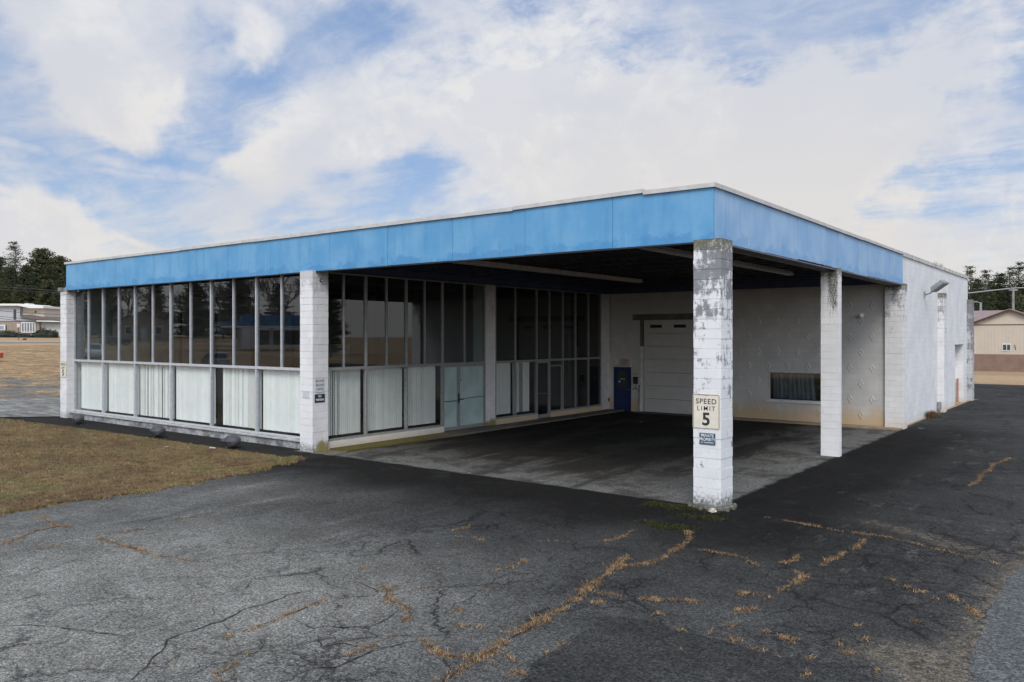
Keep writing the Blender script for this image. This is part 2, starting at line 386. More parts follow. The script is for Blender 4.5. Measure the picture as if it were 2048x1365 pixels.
M={}
M['block_near']=block_mat('painted block weathered',base=(.74,.735,.725),stain=1.0,moss=.9,joint=.16,seed=2.3,joint_top=.55,base_dirt=1.0,tint=(.19,.195,.205))
M['block_front']=block_mat('painted block front pier',topstain=.13,yel=.9,stain=.24,moss=.0,joint=.3,seed=7.7,base_dirt=.9,joint_top=.35)
M['block_left']=block_mat('painted block left pier',stain=.25,moss=.5,joint=.4,seed=3.1,base_dirt=.6,joint_top=.9)
M['block_side']=block_mat('painted block side pier',stain=.10,moss=.8,joint=.22,seed=9.1,base_dirt=.1)
M['block_dirty']=block_mat('painted block dirty joints',stain=.45,moss=.9,joint=.3,seed=5.1,joint_top=.9,dirt=.35,dirt_h=.7)
M['block_far']=block_mat('painted block far pier',base=(.50,.50,.49),stain=1.3,moss=.4,joint=.8,seed=15.1,joint_top=.6)
M['block_wall']=block_mat('painted block wall',stain=.02,joint=.26,seed=1.1,top_h=6.5,base_dirt=.25,base=(.73,.725,.715))
M['diamond']=block_mat('painted decorative block',base=(.52,.51,.485),stain=.0,joint=.35,seed=4.1,dirt=.85,dirt_h=1.3)

def drip_wall():
    return M['block_wall']

def fascia_mat(name,base,dark,fade):
    g=G(name); P=g.pos(); x,y,z=g.sep(P); I=g.isl()
    u=g.mt('ADD',x,y)
    sv=g.xyz(g.mt('MULTIPLY',u,2.6),0.,g.mt('MULTIPLY',z,.35))
    n1=g.noise(sv,1.3,6,.6); n2=g.noise(P,.9,5,.55); n3=g.noise(g.xyz(g.mt('MULTIPLY',u,9.),0.,g.mt('MULTIPLY',z,.5)),1.5,4,.6)
    col=g.mix(g.mr(n2,.35,.68),base,fade)
    col=g.mix(g.mt('MULTIPLY',g.mr(n1,.48,.70),.38),col,dark)
    col=g.mix(g.mt('MULTIPLY',g.mr(n1,.44,.30),.3),col,fade)
    low=g.mr(z,5.47,5.95,.28,0.)
    lm=g.mr(g.mt('ADD',g.noise(g.scl(P,1.,1.,1.4),1.5,6,.65),low),.66,.76)
    col=g.mix(g.mt('MULTIPLY',lm,.55),col,dark)
    st=g.mt('MULTIPLY',g.mr(n3,.60,.75),g.mr(z,5.45,6.1,.5,.0))
    col=g.mix(st,col,(.04,.07,.11))
    sp=g.mr(g.noise(P,26,3,.7),.70,.78,0.,.35)
    col=g.mix(sp,col,(.10,.16,.22))
    col=g.vm('SCALE',col,sc=g.mr(I,0.,1.,.975,1.025,False))
    h=g.noise(g.scl(P,3.,3.,.8),1.2,3)
    return g.out(col,.55,0,g.bump(h,.25,.03),.3)
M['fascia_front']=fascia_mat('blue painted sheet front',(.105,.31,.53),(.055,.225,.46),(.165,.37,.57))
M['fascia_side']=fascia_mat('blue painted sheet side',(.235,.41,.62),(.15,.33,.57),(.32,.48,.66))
M['coping']=simple('weathered white coping',(.52,.50,.47),.6,0,.12,4)
M['alu_light']=simple('painted aluminium light',(.55,.56,.58),.45,.25,.12,8)
M['alu_dull']=simple('dull aluminium',(.27,.265,.25),.5,.4,.2,8)
M['bronze']=simple('oxidised aluminium',(.30,.30,.285),.55,.3,.2,10)
M['rust_strip']=simple('stained concrete sill',(.42,.41,.38),.8,0,.3,5,.3)
def curb_mat():
    g=G('stained concrete curb'); P=g.pos(); n=g.noise(P,3.,6,.65); n2=g.noise(P,30,4,.6); n3=g.noise(g.scl(P,1.,1.,3.),1.2,5)
    c=g.mix(g.mr(n,.35,.65),(.16,.165,.17),(.42,.42,.41)); c=g.mix(g.mr(n3,.55,.68,0.,.7),c,(.08,.09,.06)); c=g.vm('SCALE',c,sc=g.mr(n2,.3,.7,.8,1.2))
    return g.out(c,.85,0,g.bump(n2,.5,.01),.2)
M['curb']=curb_mat()
M['white_curb']=block_mat('white painted curb',base=(.66,.64,.6),stain=.05,joint=.1,dirt=.5,dirt_h=.35,seed=8.2)
M['tan_curb']=block_mat('tan stained curb',base=(.55,.47,.36),stain=.05,joint=.1,dirt=.6,dirt_h=.5,seed=3.2)
def glass_mat(name,tint=(.80,.84,.83),dark=0.,ior=1.74,rough=0.,wav=.0012):
    g=G(name); P=g.pos()
    tr=g.N('ShaderNodeBsdfTransparent'); g.set(tr.inputs[0],tint)
    gl=g.N('ShaderNodeBsdfGlossy'); g.set(gl.inputs['Roughness'],rough); g.set(gl.inputs[0],(.95,.97,1.))
    nm=g.bump(g.noise(P,.55,1,.3),wav,.05); g.set(gl.inputs['Normal'],nm)
    fr=g.N('ShaderNodeFresnel'); fr.inputs['IOR'].default_value=ior
    d=g.N('ShaderNodeBsdfDiffuse'); g.set(d.inputs[0],(.35,.35,.34))
    m0=g.N('ShaderNodeMixShader'); dn=g.mr(g.noise(P,1.5,6,.7),.45,.75,.004,.022)
    g.set(m0.inputs[0],dn); g.t.links.new(tr.outputs[0],m0.inputs[1]); g.t.links.new(d.outputs[0],m0.inputs[2])
    bf=g.N('ShaderNodeNewGeometry').outputs['Backfacing']; rf=g.mt('MULTIPLY',fr.outputs[0],g.mt('SUBTRACT',1.,bf))
    m1=g.N('ShaderNodeMixShader'); g.set(m1.inputs[0],rf); g.t.links.new(m0.outputs[0],m1.inputs[1]); g.t.links.new(gl.outputs[0],m1.inputs[2])
    o=g.N('ShaderNodeOutputMaterial'); g.t.links.new(m1.outputs[0],o.inputs[0]); return g.m
M['glass']=glass_mat('window glass',(.62,.66,.66))
M['glass_low']=glass_mat('lower window glass',(.95,.97,.96),ior=1.45)
M['blind']=simple('pale vertical blind fabric',(.88,.86,.84),.7,0,.05,3,isl=.05)
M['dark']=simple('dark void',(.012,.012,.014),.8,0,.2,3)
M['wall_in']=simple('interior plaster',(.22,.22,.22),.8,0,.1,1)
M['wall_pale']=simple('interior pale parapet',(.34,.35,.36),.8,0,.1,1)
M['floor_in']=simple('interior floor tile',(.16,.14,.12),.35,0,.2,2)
M['black']=simple('black paint',(.018,.018,.02),.5,0,.2,6)
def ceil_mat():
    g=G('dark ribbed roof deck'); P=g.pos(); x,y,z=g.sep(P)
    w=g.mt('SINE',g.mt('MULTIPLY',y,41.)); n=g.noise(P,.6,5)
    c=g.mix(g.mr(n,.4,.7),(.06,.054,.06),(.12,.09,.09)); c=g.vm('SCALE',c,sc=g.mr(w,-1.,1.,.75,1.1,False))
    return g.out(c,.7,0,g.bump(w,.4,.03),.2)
M['deck']=ceil_mat()
M['beam_blue']=simple('navy painted beam',(.045,.065,.13),.6,0,.25,2)
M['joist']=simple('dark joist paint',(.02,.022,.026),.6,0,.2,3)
M['edge_steel']=simple('grey purple soffit trim',(.16,.15,.17),.6,.1,.25,3)
M['roof']=simple('grey roofing felt',(.2,.2,.2),.9,0,.2,1)
def frosted():
    g=G('green weathered door film'); P=g.pos(); n=g.noise(P,28,5,.75); n2=g.noise(P,1.8,4)
    c=g.mix(g.mr(n,.45,.7),(.42,.55,.52),(.18,.27,.26)); c=g.mix(g.mr(n2,.35,.7,0.,.55),c,(.54,.66,.63))
    return g.out(c,.4,0,None,.4)
M['frosted']=frosted()
M['gdoor']=simple('garage door off-white',(.48,.47,.44),.6,0,.06,1.5)
M['gdoor_frame']=simple('garage frame paint',(.60,.60,.58),.7,0,.15,4)
M['lintel']=simple('aged grey green steel',(.12,.12,.095),.7,.1,.3,3)
M['bluedoor']=simple('navy blue door paint',(.006,.02,.085),.45,0,.15,4)
M['greyglass']=simple('wired door glass',(.05,.05,.045),.2,0,.2,20)
M['curtain']=simple('slate curtain',(.42,.48,.52),.8,0,.15,3)
M['light_strip']=simple('fluorescent housing',(.62,.56,.50),.5,0,.2,5)
M['steel']=simple('galvanised steel',(.33,.34,.35),.45,.6,.15,10)
M['sign_white']=simple('aged sign sheet',(.72,.66,.54),.45,0,.10,4)
M['sign_pale']=simple('pale sign sheet',(.62,.63,.64),.5,0,.05,8)
M['ink']=simple('sign ink',(.03,.03,.032),.5,0,.05,8)
M['ink_grey']=simple('faded ink',(.14,.13,.14),.5,0,.2,20)
M['ink_red']=simple('faded red ink',(.33,.13,.10),.6,0,.2,20)
M['sign_navy']=simple('black blue sign',(.02,.03,.05),.45,0,.1,8)
M['ink_white']=simple('white sign ink',(.62,.68,.72),.5,0,.05,8)
M['rust']=simple('rust',(.20,.07,.03),.8,0,.3,20)
M['lampshell']=simple('grey floodlight housing',(.075,.073,.076),.6,.2,.12,14,.2)
M['lampdark']=simple('dark floodlight rim',(.03,.035,.05),.5,.2,.2,10)
M['lens']=simple('lamp lens',(.45,.43,.40),.25,.1,.2,30)
M['stone']=simple('broken mortar rubble',(.075,.075,.058),.9,0,.6,9,.5,isl=.35)
M['litter']=simple('pale litter',(.62,.61,.58),.6,0,.1,20)
# ------------------------------------------------------------------ terrain and ground materials
def terr(x,y):
    d=math.hypot(x-CX,y-CY)
    w=min(1,max(0,(-x-25)/40)); w=w*w*(3-2*w)
    t=.029*max(0,d-58); t=t if t<3 else 3+(1-math.exp(-(t-3)/.6))*.6
    return t*w
def terr_grid(x,y): return terr(x,y)
def terrain():
    def axis(vals):
        return sorted(set(vals))
    xs=[]; x=-1500
    ax=[-1500,-1100,-800,-600,-480,-400]+list(range(-340,-124,8))+list(range(-124,-20,4))+[-20,-10,0,10,20,30,40,60,80,110,150,200,300,450,700,1100,1500]
    ay=[-1500,-1100,-800,-600,-480,-400,-340,-300]+list(range(-260,-60,10))+list(range(-60,80,4))+list(range(80,200,10))+[220,260,320,400,550,800,1100,1500]
    V=[(x,y,terr(x,y)) for y in ay for x in ax]; nx=len(ax)
    F=[(j*nx+i,j*nx+i+1,(j+1)*nx+i+1,(j+1)*nx+i) for j in range(len(ay)-1) for i in range(nx-1)]
    me=bpy.data.meshes.new('ground'); me.from_pydata(V,[],F); me.update()
    for p in me.polygons: p.use_smooth=True
    return me
def field_mat():
    g=G('dormant field grass'); P=g.pos()
    n=g.noise(g.scl(P,.5,1.,1.),.09,6,.6); n2=g.noise(P,.6,6,.7); n3=g.noise(P,6,5,.7)
    c=g.mix(g.mr(n,.35,.65),(.40,.285,.165),(.32,.215,.125)); c=g.mix(g.mr(n2,.45,.7,0.,.6),c,(.24,.17,.115)); c=g.mix(g.mr(n2,.3,.42,.4,0.),c,(.46,.35,.22))
    c=g.vm('SCALE',c,sc=g.mr(n3,.3,.7,.75,1.2))
    return g.out(c,.95,0,g.bump(n3,.8,.05),.1)
M['field']=field_mat()
me=terrain(); me.materials.append(M['field'])
o=bpy.data.objects.new('ground',me); link(o); tag(o,kind='structure')

def seg_dist(g,P,a,b):
    """distance in plan from P to segment a-b"""
    ax,ay=a; bx,by=b; L=(bx-ax)**2+(by-ay)**2
    x,y,z=g.sep(P); dx=g.mt('SUBTRACT',x,ax); dy=g.mt('SUBTRACT',y,ay)
    t=g.mt('DIVIDE',g.mt('ADD',g.mt('MULTIPLY',dx,bx-ax),g.mt('MULTIPLY',dy,by-ay)),L,clamp=True)
    ex=g.mt('SUBTRACT',dx,g.mt('MULTIPLY',t,bx-ax)); ey=g.mt('SUBTRACT',dy,g.mt('MULTIPLY',t,by-ay))
    return g.mt('SQRT',g.mt('ADD',g.mt('MULTIPLY',ex,ex),g.mt('MULTIPLY',ey,ey)))
def asphalt(name,kind='lot'):
    g=G(name); P=g.pos(); x,y,z=g.sep(P)
    big=g.noise(P,.16,4,.5); mid=g.noise(P,1.1,6,.62); fine=g.noise(P,26,5,.75); grain=g.vor(P,70,'F1',1,'Distance'); spk=g.noise(P,95,2,.6)
    if kind=='lot':
        # left foreground is bleached, right and near the canopy darker binder shows
        dl=g.mr(g.mt('ADD',g.vm('DISTANCE',P,(-4.6,-10.6,0.)),g.mt('MULTIPLY',g.mt('SUBTRACT',big,.5),3.)),1.5,7.5,0.,1.)
        lr=g.mt('MINIMUM',dl,g.mr(x,-10.,-3.,.50,1.))
        c=g.mix(g.mt('ADD',lr,g.mt('MULTIPLY',g.mt('SUBTRACT',big,.5),.5),clamp=True),(.205,.203,.198),(.078,.079,.081))
        # bleached streaks left, running along the drive
        stv=g.xyz(g.mt('MULTIPLY',x,1.4),g.mt('MULTIPLY',y,.28),0.)
        st=g.noise(stv,.8,6,.65,.3)
        c=g.mix(g.mt('MULTIPLY',g.mr(st,.56,.70),g.mr(x,-2.5,-5.,0.,.40)),c,(.29,.285,.275))
        c=g.mix(g.mt('MULTIPLY',g.mr(st,.46,.34),g.mr(x,-2.,-7.,0.,.6)),c,(.10,.10,.10))
        # inside the canopy: bounded by the drip line
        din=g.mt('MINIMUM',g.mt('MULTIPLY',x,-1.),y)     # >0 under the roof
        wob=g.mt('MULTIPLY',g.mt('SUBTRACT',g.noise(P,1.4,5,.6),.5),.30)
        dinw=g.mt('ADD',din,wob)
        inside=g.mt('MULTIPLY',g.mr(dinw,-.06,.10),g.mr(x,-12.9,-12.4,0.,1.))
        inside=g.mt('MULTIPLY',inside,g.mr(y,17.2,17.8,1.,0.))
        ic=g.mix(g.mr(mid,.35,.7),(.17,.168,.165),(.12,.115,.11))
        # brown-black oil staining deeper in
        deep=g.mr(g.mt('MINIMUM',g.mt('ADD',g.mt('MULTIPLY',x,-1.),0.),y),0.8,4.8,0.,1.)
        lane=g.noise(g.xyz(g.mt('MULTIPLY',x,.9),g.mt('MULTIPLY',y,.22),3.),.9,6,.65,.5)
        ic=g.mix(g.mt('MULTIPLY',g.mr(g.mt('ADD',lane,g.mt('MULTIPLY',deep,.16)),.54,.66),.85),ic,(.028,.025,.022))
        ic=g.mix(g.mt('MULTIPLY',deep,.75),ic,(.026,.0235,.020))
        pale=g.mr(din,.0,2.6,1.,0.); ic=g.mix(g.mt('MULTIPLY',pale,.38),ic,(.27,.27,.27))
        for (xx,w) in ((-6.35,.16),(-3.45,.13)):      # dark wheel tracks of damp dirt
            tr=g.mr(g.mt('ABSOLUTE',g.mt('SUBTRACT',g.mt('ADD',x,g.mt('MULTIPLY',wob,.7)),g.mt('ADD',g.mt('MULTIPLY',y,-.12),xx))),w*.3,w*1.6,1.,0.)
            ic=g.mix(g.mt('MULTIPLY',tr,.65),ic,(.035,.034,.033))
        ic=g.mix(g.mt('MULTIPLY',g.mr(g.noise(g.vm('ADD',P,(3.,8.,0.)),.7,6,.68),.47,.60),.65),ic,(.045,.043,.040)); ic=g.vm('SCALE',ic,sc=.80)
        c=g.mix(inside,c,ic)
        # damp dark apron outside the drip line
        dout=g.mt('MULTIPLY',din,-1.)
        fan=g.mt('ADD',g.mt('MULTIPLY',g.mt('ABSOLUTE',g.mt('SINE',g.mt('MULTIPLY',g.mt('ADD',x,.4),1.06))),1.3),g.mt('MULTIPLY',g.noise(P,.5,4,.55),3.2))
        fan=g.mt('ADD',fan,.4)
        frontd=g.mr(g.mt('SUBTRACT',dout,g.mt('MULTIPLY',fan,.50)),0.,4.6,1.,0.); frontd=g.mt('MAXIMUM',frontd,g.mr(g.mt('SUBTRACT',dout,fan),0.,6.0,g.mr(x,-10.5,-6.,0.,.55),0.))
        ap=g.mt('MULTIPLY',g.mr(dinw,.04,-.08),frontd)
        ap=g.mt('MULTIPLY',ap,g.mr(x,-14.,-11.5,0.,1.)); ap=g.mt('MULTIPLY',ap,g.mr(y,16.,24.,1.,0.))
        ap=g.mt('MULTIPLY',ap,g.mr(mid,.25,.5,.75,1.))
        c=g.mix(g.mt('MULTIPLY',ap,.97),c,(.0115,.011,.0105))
        # damp wedge round pier feet handled by same apron; pale dry band on the far right
        pb=g.mr(g.noise(g.xyz(g.mt('MULTIPLY',x,.35),g.mt('MULTIPLY',y,.18),7.),1.,5,.6),.52,.68)
        c=g.mix(g.mt('MULTIPLY',g.mt('MULTIPLY',pb,g.mr(y,13.,18.,0.,.3)),g.mr(x,.6,2.)),c,(.15,.15,.15))
        # sandy grit drifted along the joint with the newer strip at the right
        sd=g.mt('MINIMUM',seg_dist(g,P,(5.40,-7.2),(5.30,-3.9)),seg_dist(g,P,(5.30,-3.9),(5.75,2.4)))
        sd=g.mt('MINIMUM',sd,g.mt('ADD',seg_dist(g,P,(2.9,.6),(5.4,-.9)),.15)); sd=g.mt('MINIMUM',sd,g.mt('ADD',seg_dist(g,P,(4.9,-5.9),(5.3,-6.6)),-.15))
        sm=g.mt('MULTIPLY',g.mr(g.mt('ADD',sd,g.mt('MULTIPLY',g.mt('SUBTRACT',mid,.5),1.6)),.0,.55,1.,0.),g.mr(g.noise(P,9,5,.7),.35,.65,.12,.62))
        c=g.mix(sm,c,(.26,.215,.165))
        # raveled, lumpy coarse zone on the right
        rav=g.mt('MULTIPLY',g.mr(g.noise(g.scl(P,1.,.45,1.),2.2,6,.7),.56,.64),g.mr(x,.9,2.4,0.,.45))
        rav=g.mt('MULTIPLY',rav,g.mr(g.noise(P,.35,3),.4,.6))
        c=g.mix(rav,c,(.13,.125,.115))
        cm=g.mt('MULTIPLY',g.mr(g.noise(P,.22,3),.30,.50,.25,1.),g.mr(x,-5.2,-2.6,.30,1.)); cm=g.mt('MULTIPLY',cm,g.mr(inside,0.,1.,1.,.35))
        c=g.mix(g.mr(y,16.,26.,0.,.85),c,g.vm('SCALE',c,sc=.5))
    elif kind=='patch':
        c=g.mix(g.mr(big,.35,.65),(.040,.041,.042),(.060,.060,.061)); cm=.0; rav=0.
    elif kind=='strip':
        c=g.mix(g.mr(mid,.35,.65),(.125,.13,.138),(.10,.104,.11)); cm=.25; rav=0.
    elif kind=='drive':
        st=g.noise(g.xyz(g.mt('MULTIPLY',x,.5),g.mt('MULTIPLY',y,2.2),0.),1.,6,.65,.3)
        c=g.mix(g.mr(st,.42,.62),(.16,.16,.16),(.30,.295,.285)); cm=.6; rav=0.
    else:   # broken old paving far left
        c=g.mix(g.mr(mid,.4,.65),(.20,.19,.185),(.14,.13,.125)); cm=.6; rav=0.
        wob2=g.vm('ADD',g.xyz(g.mt('MULTIPLY',x,.16),g.mt('MULTIPLY',y,.32),0.),g.vm('SCALE',g.noise(P,.35,3,.6,0,True),sc=.5))
        w=g.noise(wob2,1.5,8,.72,.8)
        edge=g.mr(g.vm('DISTANCE',P,(CX,CY,0.)),64.,86.,0.,.30)
        gr=g.mr(g.mt('ADD',g.mt('ADD',w,edge),0.),.50,.56)
        c=g.mix(g.mr(w,.44,.38,0.,.65),c,(.095,.088,.08)); c=g.mix(gr,c,g.mix(g.mr(g.noise(P,.9,5,.7),.4,.6),(.40,.285,.165),(.25,.165,.10)))
    # mottling, aggregate
    c=g.vm('MULTIPLY',c,(1.03,1.015,.93))
    c=g.vm('SCALE',c,sc=g.mr(mid,.3,.7,.82,1.16)); c=g.vm('SCALE',c,sc=g.mr(fine,.3,.7,.45,1.6)); c=g.vm('SCALE',c,sc=g.mr(g.noise(P,8,4,.7),.3,.7,.8,1.2))
    gr1=g.noise(P,42,3,.8); c=g.vm('SCALE',c,sc=g.mr(gr1,.34,.66,.55,1.5)); pit=g.mr(g.noise(g.vm('ADD',P,(5.,2.,0.)),30,3,.7),.36,.30,0.,.75); c=g.mix(pit,c,g.vm('SCALE',c,sc=.25))
    agg=g.mr(spk,.60,.74,0.,.75); c=g.mix(agg,c,g.vm('SCALE',c,sc=2.7))
    brt=g.mr(g.noise(P,38,1),.735,.76,0.,.8); c=g.mix(brt,c,g.vm('ADD',g.vm('SCALE',c,sc=2.4),(.03,.03,.028)))
    # crack nets
    wv=g.vm('ADD',P,g.vm('SCALE',g.vm('SUBTRACT',g.noise(P,1.4,5,.65,0,True),(.5,.5,.5)),sc=.9))
    wv=g.vm('MULTIPLY',wv,(1.,1.,0.))
    e1=g.vor(wv,.62,'DISTANCE_TO_EDGE'); e2=g.vor(g.vm('ADD',wv,(3.3,1.7,0.)),2.1,'DISTANCE_TO_EDGE'); e3=g.vor(g.vm('ADD',wv,(7.3,5.7,0.)),5.2,'DISTANCE_TO_EDGE')
    zone=g.noise(P,.33,4,.6)
    k1=g.mt('MULTIPLY',g.mr(e1,.004,.018,1.,0.),g.mr(g.noise(P,.8,4),.42,.55)); k2=g.mt('MULTIPLY',g.mr(e2,.010,.038,1.,0.),g.mr(zone,.46,.56)); k3=g.mt('MULTIPLY',g.mr(e3,.02,.07,.7,0.),g.mr(zone,.54,.62))
    k=g.mt('MULTIPLY',g.mt('MAXIMUM',g.mt('MAXIMUM',k1,g.mt('MULTIPLY',k2,.85)),k3),cm if kind!='patch' else .12)
    halo=g.mt('MULTIPLY',g.mt('MULTIPLY',g.mr(e1,.0,.16,1.,0.),g.mr(g.noise(P,.8,4),.42,.6)),cm if kind!='patch' else 0.)
    c=g.mix(g.mt('MULTIPLY',halo,.35),c,g.vm('SCALE',c,sc=.45))
    c=g.mix(g.mt('MULTIPLY',k,.78),c,(.016,.016,.017))
    h=g.mt('ADD',g.mt('MULTIPLY',fine,.6),g.mt('MULTIPLY',grain,.5)); h=g.mt('SUBTRACT',h,g.mt('MULTIPLY',k,1.2))
    h=g.mt('ADD',h,g.mt('MULTIPLY',mid,.9))
    nm=g.bump(h,.8,.014)
    c=g.vm('SCALE',c,sc={'lot':.78,'patch':.72,'strip':.8,'old':.85,'drive':.85}[kind])
    return g.out(c,g.mr(fine,.3,.7,.80,1.),0,nm,.08)
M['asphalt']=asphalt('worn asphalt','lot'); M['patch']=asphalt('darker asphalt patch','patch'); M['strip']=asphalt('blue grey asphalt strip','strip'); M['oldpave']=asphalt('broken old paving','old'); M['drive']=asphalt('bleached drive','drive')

def sheet(name,pts,z,mat,kind='structure',jit=0,step=.35):
    P=[]
    n=len(pts)
    for i in range(n):
        a=Vector(pts[i]); b=Vector(pts[(i+1)%n]); L=(b-a).length; k=max(1,int(L/step)) if jit else 1
        nrm=Vector((-(b-a).y,(b-a).x)).normalized() if L>0 else Vector((0,0))
        for j in range(k):
            q=a+(b-a)*j/k
            if jit: q=q+nrm*rng.uniform(-jit,jit)
            P.append((q.x,q.y,z))
    me=bpy.data.meshes.new(name)
    import bmesh
    bm=bmesh.new(); f=bm.faces.new([bm.verts.new(p) for p in P]); bmesh.ops.triangulate(bm,faces=[f]); bm.normal_update()
    if sum(f.normal.z for f in bm.faces)<0: bmesh.ops.reverse_faces(bm,faces=bm.faces[:])
    bm.to_mesh(me); bm.free(); me.materials.append(mat)
    o=bpy.data.objects.new(name,me); link(o); tag(o,kind=kind); return o
# the lot, round the front, the right side and behind
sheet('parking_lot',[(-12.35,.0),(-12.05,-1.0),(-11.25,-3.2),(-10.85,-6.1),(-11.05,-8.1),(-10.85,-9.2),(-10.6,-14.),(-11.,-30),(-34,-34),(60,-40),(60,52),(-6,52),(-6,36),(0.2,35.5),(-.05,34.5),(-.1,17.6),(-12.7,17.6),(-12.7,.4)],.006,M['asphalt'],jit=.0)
def drape(name,x0,x1,y0,y1,nx,ny,dz,mat,cut=None):
    V=[];F=[];idx={}
    for j in range(ny+1):
        for i in range(nx+1):
            x=x0+(x1-x0)*i/nx; y=y0+(y1-y0)*j/ny; idx[i,j]=len(V); V.append((x,y,terr_grid(x,y)+dz))
    for j in range(ny):
        for i in range(nx):
            cx_=x0+(x1-x0)*(i+.5)/nx; cy_=y0+(y1-y0)*(j+.5)/ny
            if cut and cut(cx_,cy_): continue
            F.append((idx[i,j],idx[i+1,j],idx[i+1,j+1],idx[i,j+1]))
    me=bpy.data.meshes.new(name); me.from_pydata(V,[],F); me.update(); me.materials.append(mat); o=bpy.data.objects.new(name,me); link(o); tag(o,kind='structure'); return o
drape('old_pavement',-116,-33.6,-46,66,103,56,.03,M['oldpave'])
sheet('driveway',[(-30.9,-1.2),(-34,-3.2),(-44,-9),(-46,-4.),(-42,3.),(-37.5,9),(-29.8,9),(-29.8,.2)],.042,M['drive'],jit=.06)
op=sheet('road',[(-130,-200),(-124,-200),(-124,200),(-130,200)],0,simple('pale far road',(.30,.28,.26),.9,0,.1,.5))
# give the far road the height of the terrain
me=op.data; me.clear_geometry(); V=[];F=[]
def road_x(y): return -math.sqrt(max(1,136.0**2-(y-CY)**2)) if abs(y-CY)<110 else -80
ys=[CY+d for d in range(-108,109,6)]
for y in ys:
    for w in (0,3.2):
        X=road_x(y)-w; V.append((X,y,terr(X,y)+.08))
for i in range(len(ys)-1): F.append((2*i,2*i+2,2*i+3,2*i+1))
me.from_pydata(V,[],F); me.update()
sheet('newer_asphalt_patch',PATCH_A,.012,M['patch'],jit=.03,step=.12)
sheet('asphalt_strip',PATCH_B+[(12,8),(14,-4),(12,-12),(5.6,-10)],.012,M['strip'],jit=.03,step=.12)
# concrete walks against the building
def conc(name,a,b,moss=(.10,.085,.02)):
    g=G(name); P=g.pos(); x,y,z=g.sep(P); n=g.noise(P,1.2,6,.6); n2=g.noise(P,25,4,.7)
    c=g.mix(g.mr(n,.35,.65),a,b); c=g.mix(g.mt('MULTIPLY',g.mr(y,3.8,6.6,1.,0.),g.mr(n,.3,.5,.5,.95)),c,moss); c=g.vm('SCALE',c,sc=g.mr(n2,.3,.7,.8,1.2))
    return g.out(c,.85,0,g.bump(n2,.4,.01),.2)
mb=MB(); mb.box(-12.84,-11.95,.62,17.4,0,.06); o=mb.obj('sidewalk',conc('side walk concrete',(.13,.115,.095),(.19,.165,.13))); tag(o,kind='structure')
mb=MB(); mb.box(-7.2,.0,16.75,17.46,0,.055); o=mb.obj('sidewalk',simple('tan walk',(.27,.20,.13),.9,0,.25,3,.3)); tag(o,kind='structure')
mb=MB(); mb.box(-11.2,-7.2,16.9,17.7,0,.03); o=mb.obj('threshold_apron',simple('dark apron',(.05,.045,.04),.9,0,.3,3,.3)); tag(o,kind='structure')
bedm=simple('dark damp bed',(.022,.021,.019),.95,0,.35,2.5,.5,.08)
sheet('edge_bed',[(-33.5,-1.75),(-12.2,-1.15),(-12.1,-.1),(-12.8,.0),(-12.8,.3),(-31,.3)],.010,bedm,jit=.03)
sheet('walk_edge',[(-13.4,-.25),(-11.7,-.15),(-11.75,.25),(-12.0,.7),(-12.5,.6),(-13.4,.1)],.022,simple('mossy edge',(.12,.11,.08),.9,0,.5,8,.4),jit=.03,step=.2)
# lawn base
LAWN=[(-33.2,-1.95),(-31,-1.75),(-24,-1.35),(-18,-1.25),(-12.35,-1.15),(-11.95,-1.3),(-11.2,-3.2),(-10.8,-6.1),(-11.05,-8.1),(-10.85,-9.2),(-10.5,-13.5),(-12.,-18),(-24,-16),(-40,-8)]
def lawn_mat(isl=False):
    g=G('dormant lawn blades' if isl else 'dormant lawn thatch'); P=g.pos()
    n=g.noise(P,.45,5,.6); n2=g.noise(P,3.2,5,.7); n3=g.noise(g.vm('ADD',P,(9.,4.,0.)),.7,5,.6)
    c=g.mix(g.mr(n,.38,.62),(.205,.145,.068),(.15,.098,.050)); c=g.mix(g.mr(n3,.50,.66,0.,.75),c,(.15,.145,.058)); c=g.mix(g.mr(n2,.50,.66,0.,.7),c,(.075,.048,.028)); c=g.mix(g.mr(n2,.44,.34,0.,.5),c,(.31,.235,.13))
    if isl: c=g.vm('SCALE',c,sc=g.mr(g.isl(),0.,1.,.55,1.75,False)); return g.out(c,.8,0,None,.2)
    c=g.vm('SCALE',c,sc=g.mr(g.noise(P,30,5,.8),.3,.7,.55,1.25)); return g.out(c,.95,0,g.bump(g.noise(P,40,5,.8),1.,.03),.1)
sheet('lawn',LAWN,.020,lawn_mat(),jit=.05,step=.25)
def inside(p,poly):
    c=False; j=len(poly)-1
    for i in range(len(poly)):
        xi,yi=poly[i]; xj,yj=poly[j]
        if (yi>p[1])!=(yj>p[1]) and p[0]<(xj-xi)*(p[1]-yi)/(yj-yi)+xi: c=not c
        j=i
    return c
def blades(pts,h0,h1,w,spread=.35):
    pts=np.asarray(pts,dtype=np.float64); n=len(pts); a=NR.uniform(0,6.283,n); h=NR.uniform(h0,h1,n); ww=w*NR.uniform(.6,1.3,n)
    lx=NR.normal(0,spread,n)*h; ly=NR.normal(0,spread,n)*h
    V=np.zeros((n,3,3)); dx=np.cos(a)*ww; dy=np.sin(a)*ww
    V[:,0]=np.stack([pts[:,0]-dx,pts[:,1]-dy,pts[:,2]],1); V[:,1]=np.stack([pts[:,0]+dx,pts[:,1]+dy,pts[:,2]],1); V[:,2]=np.stack([pts[:,0]+lx,pts[:,1]+ly,pts[:,2]+h],1)
    return V
L2=[]
xs=NR.uniform(-36,-10.6,150000); yy=NR.uniform(-13.5,-1.1,150000)
for a,b in zip(xs,yy):
    a+=.05*math.sin(b*9); 
    if inside((a,b),LAWN): L2.append((a,b,.015))
    if len(L2)>=78000: break
CL=[]
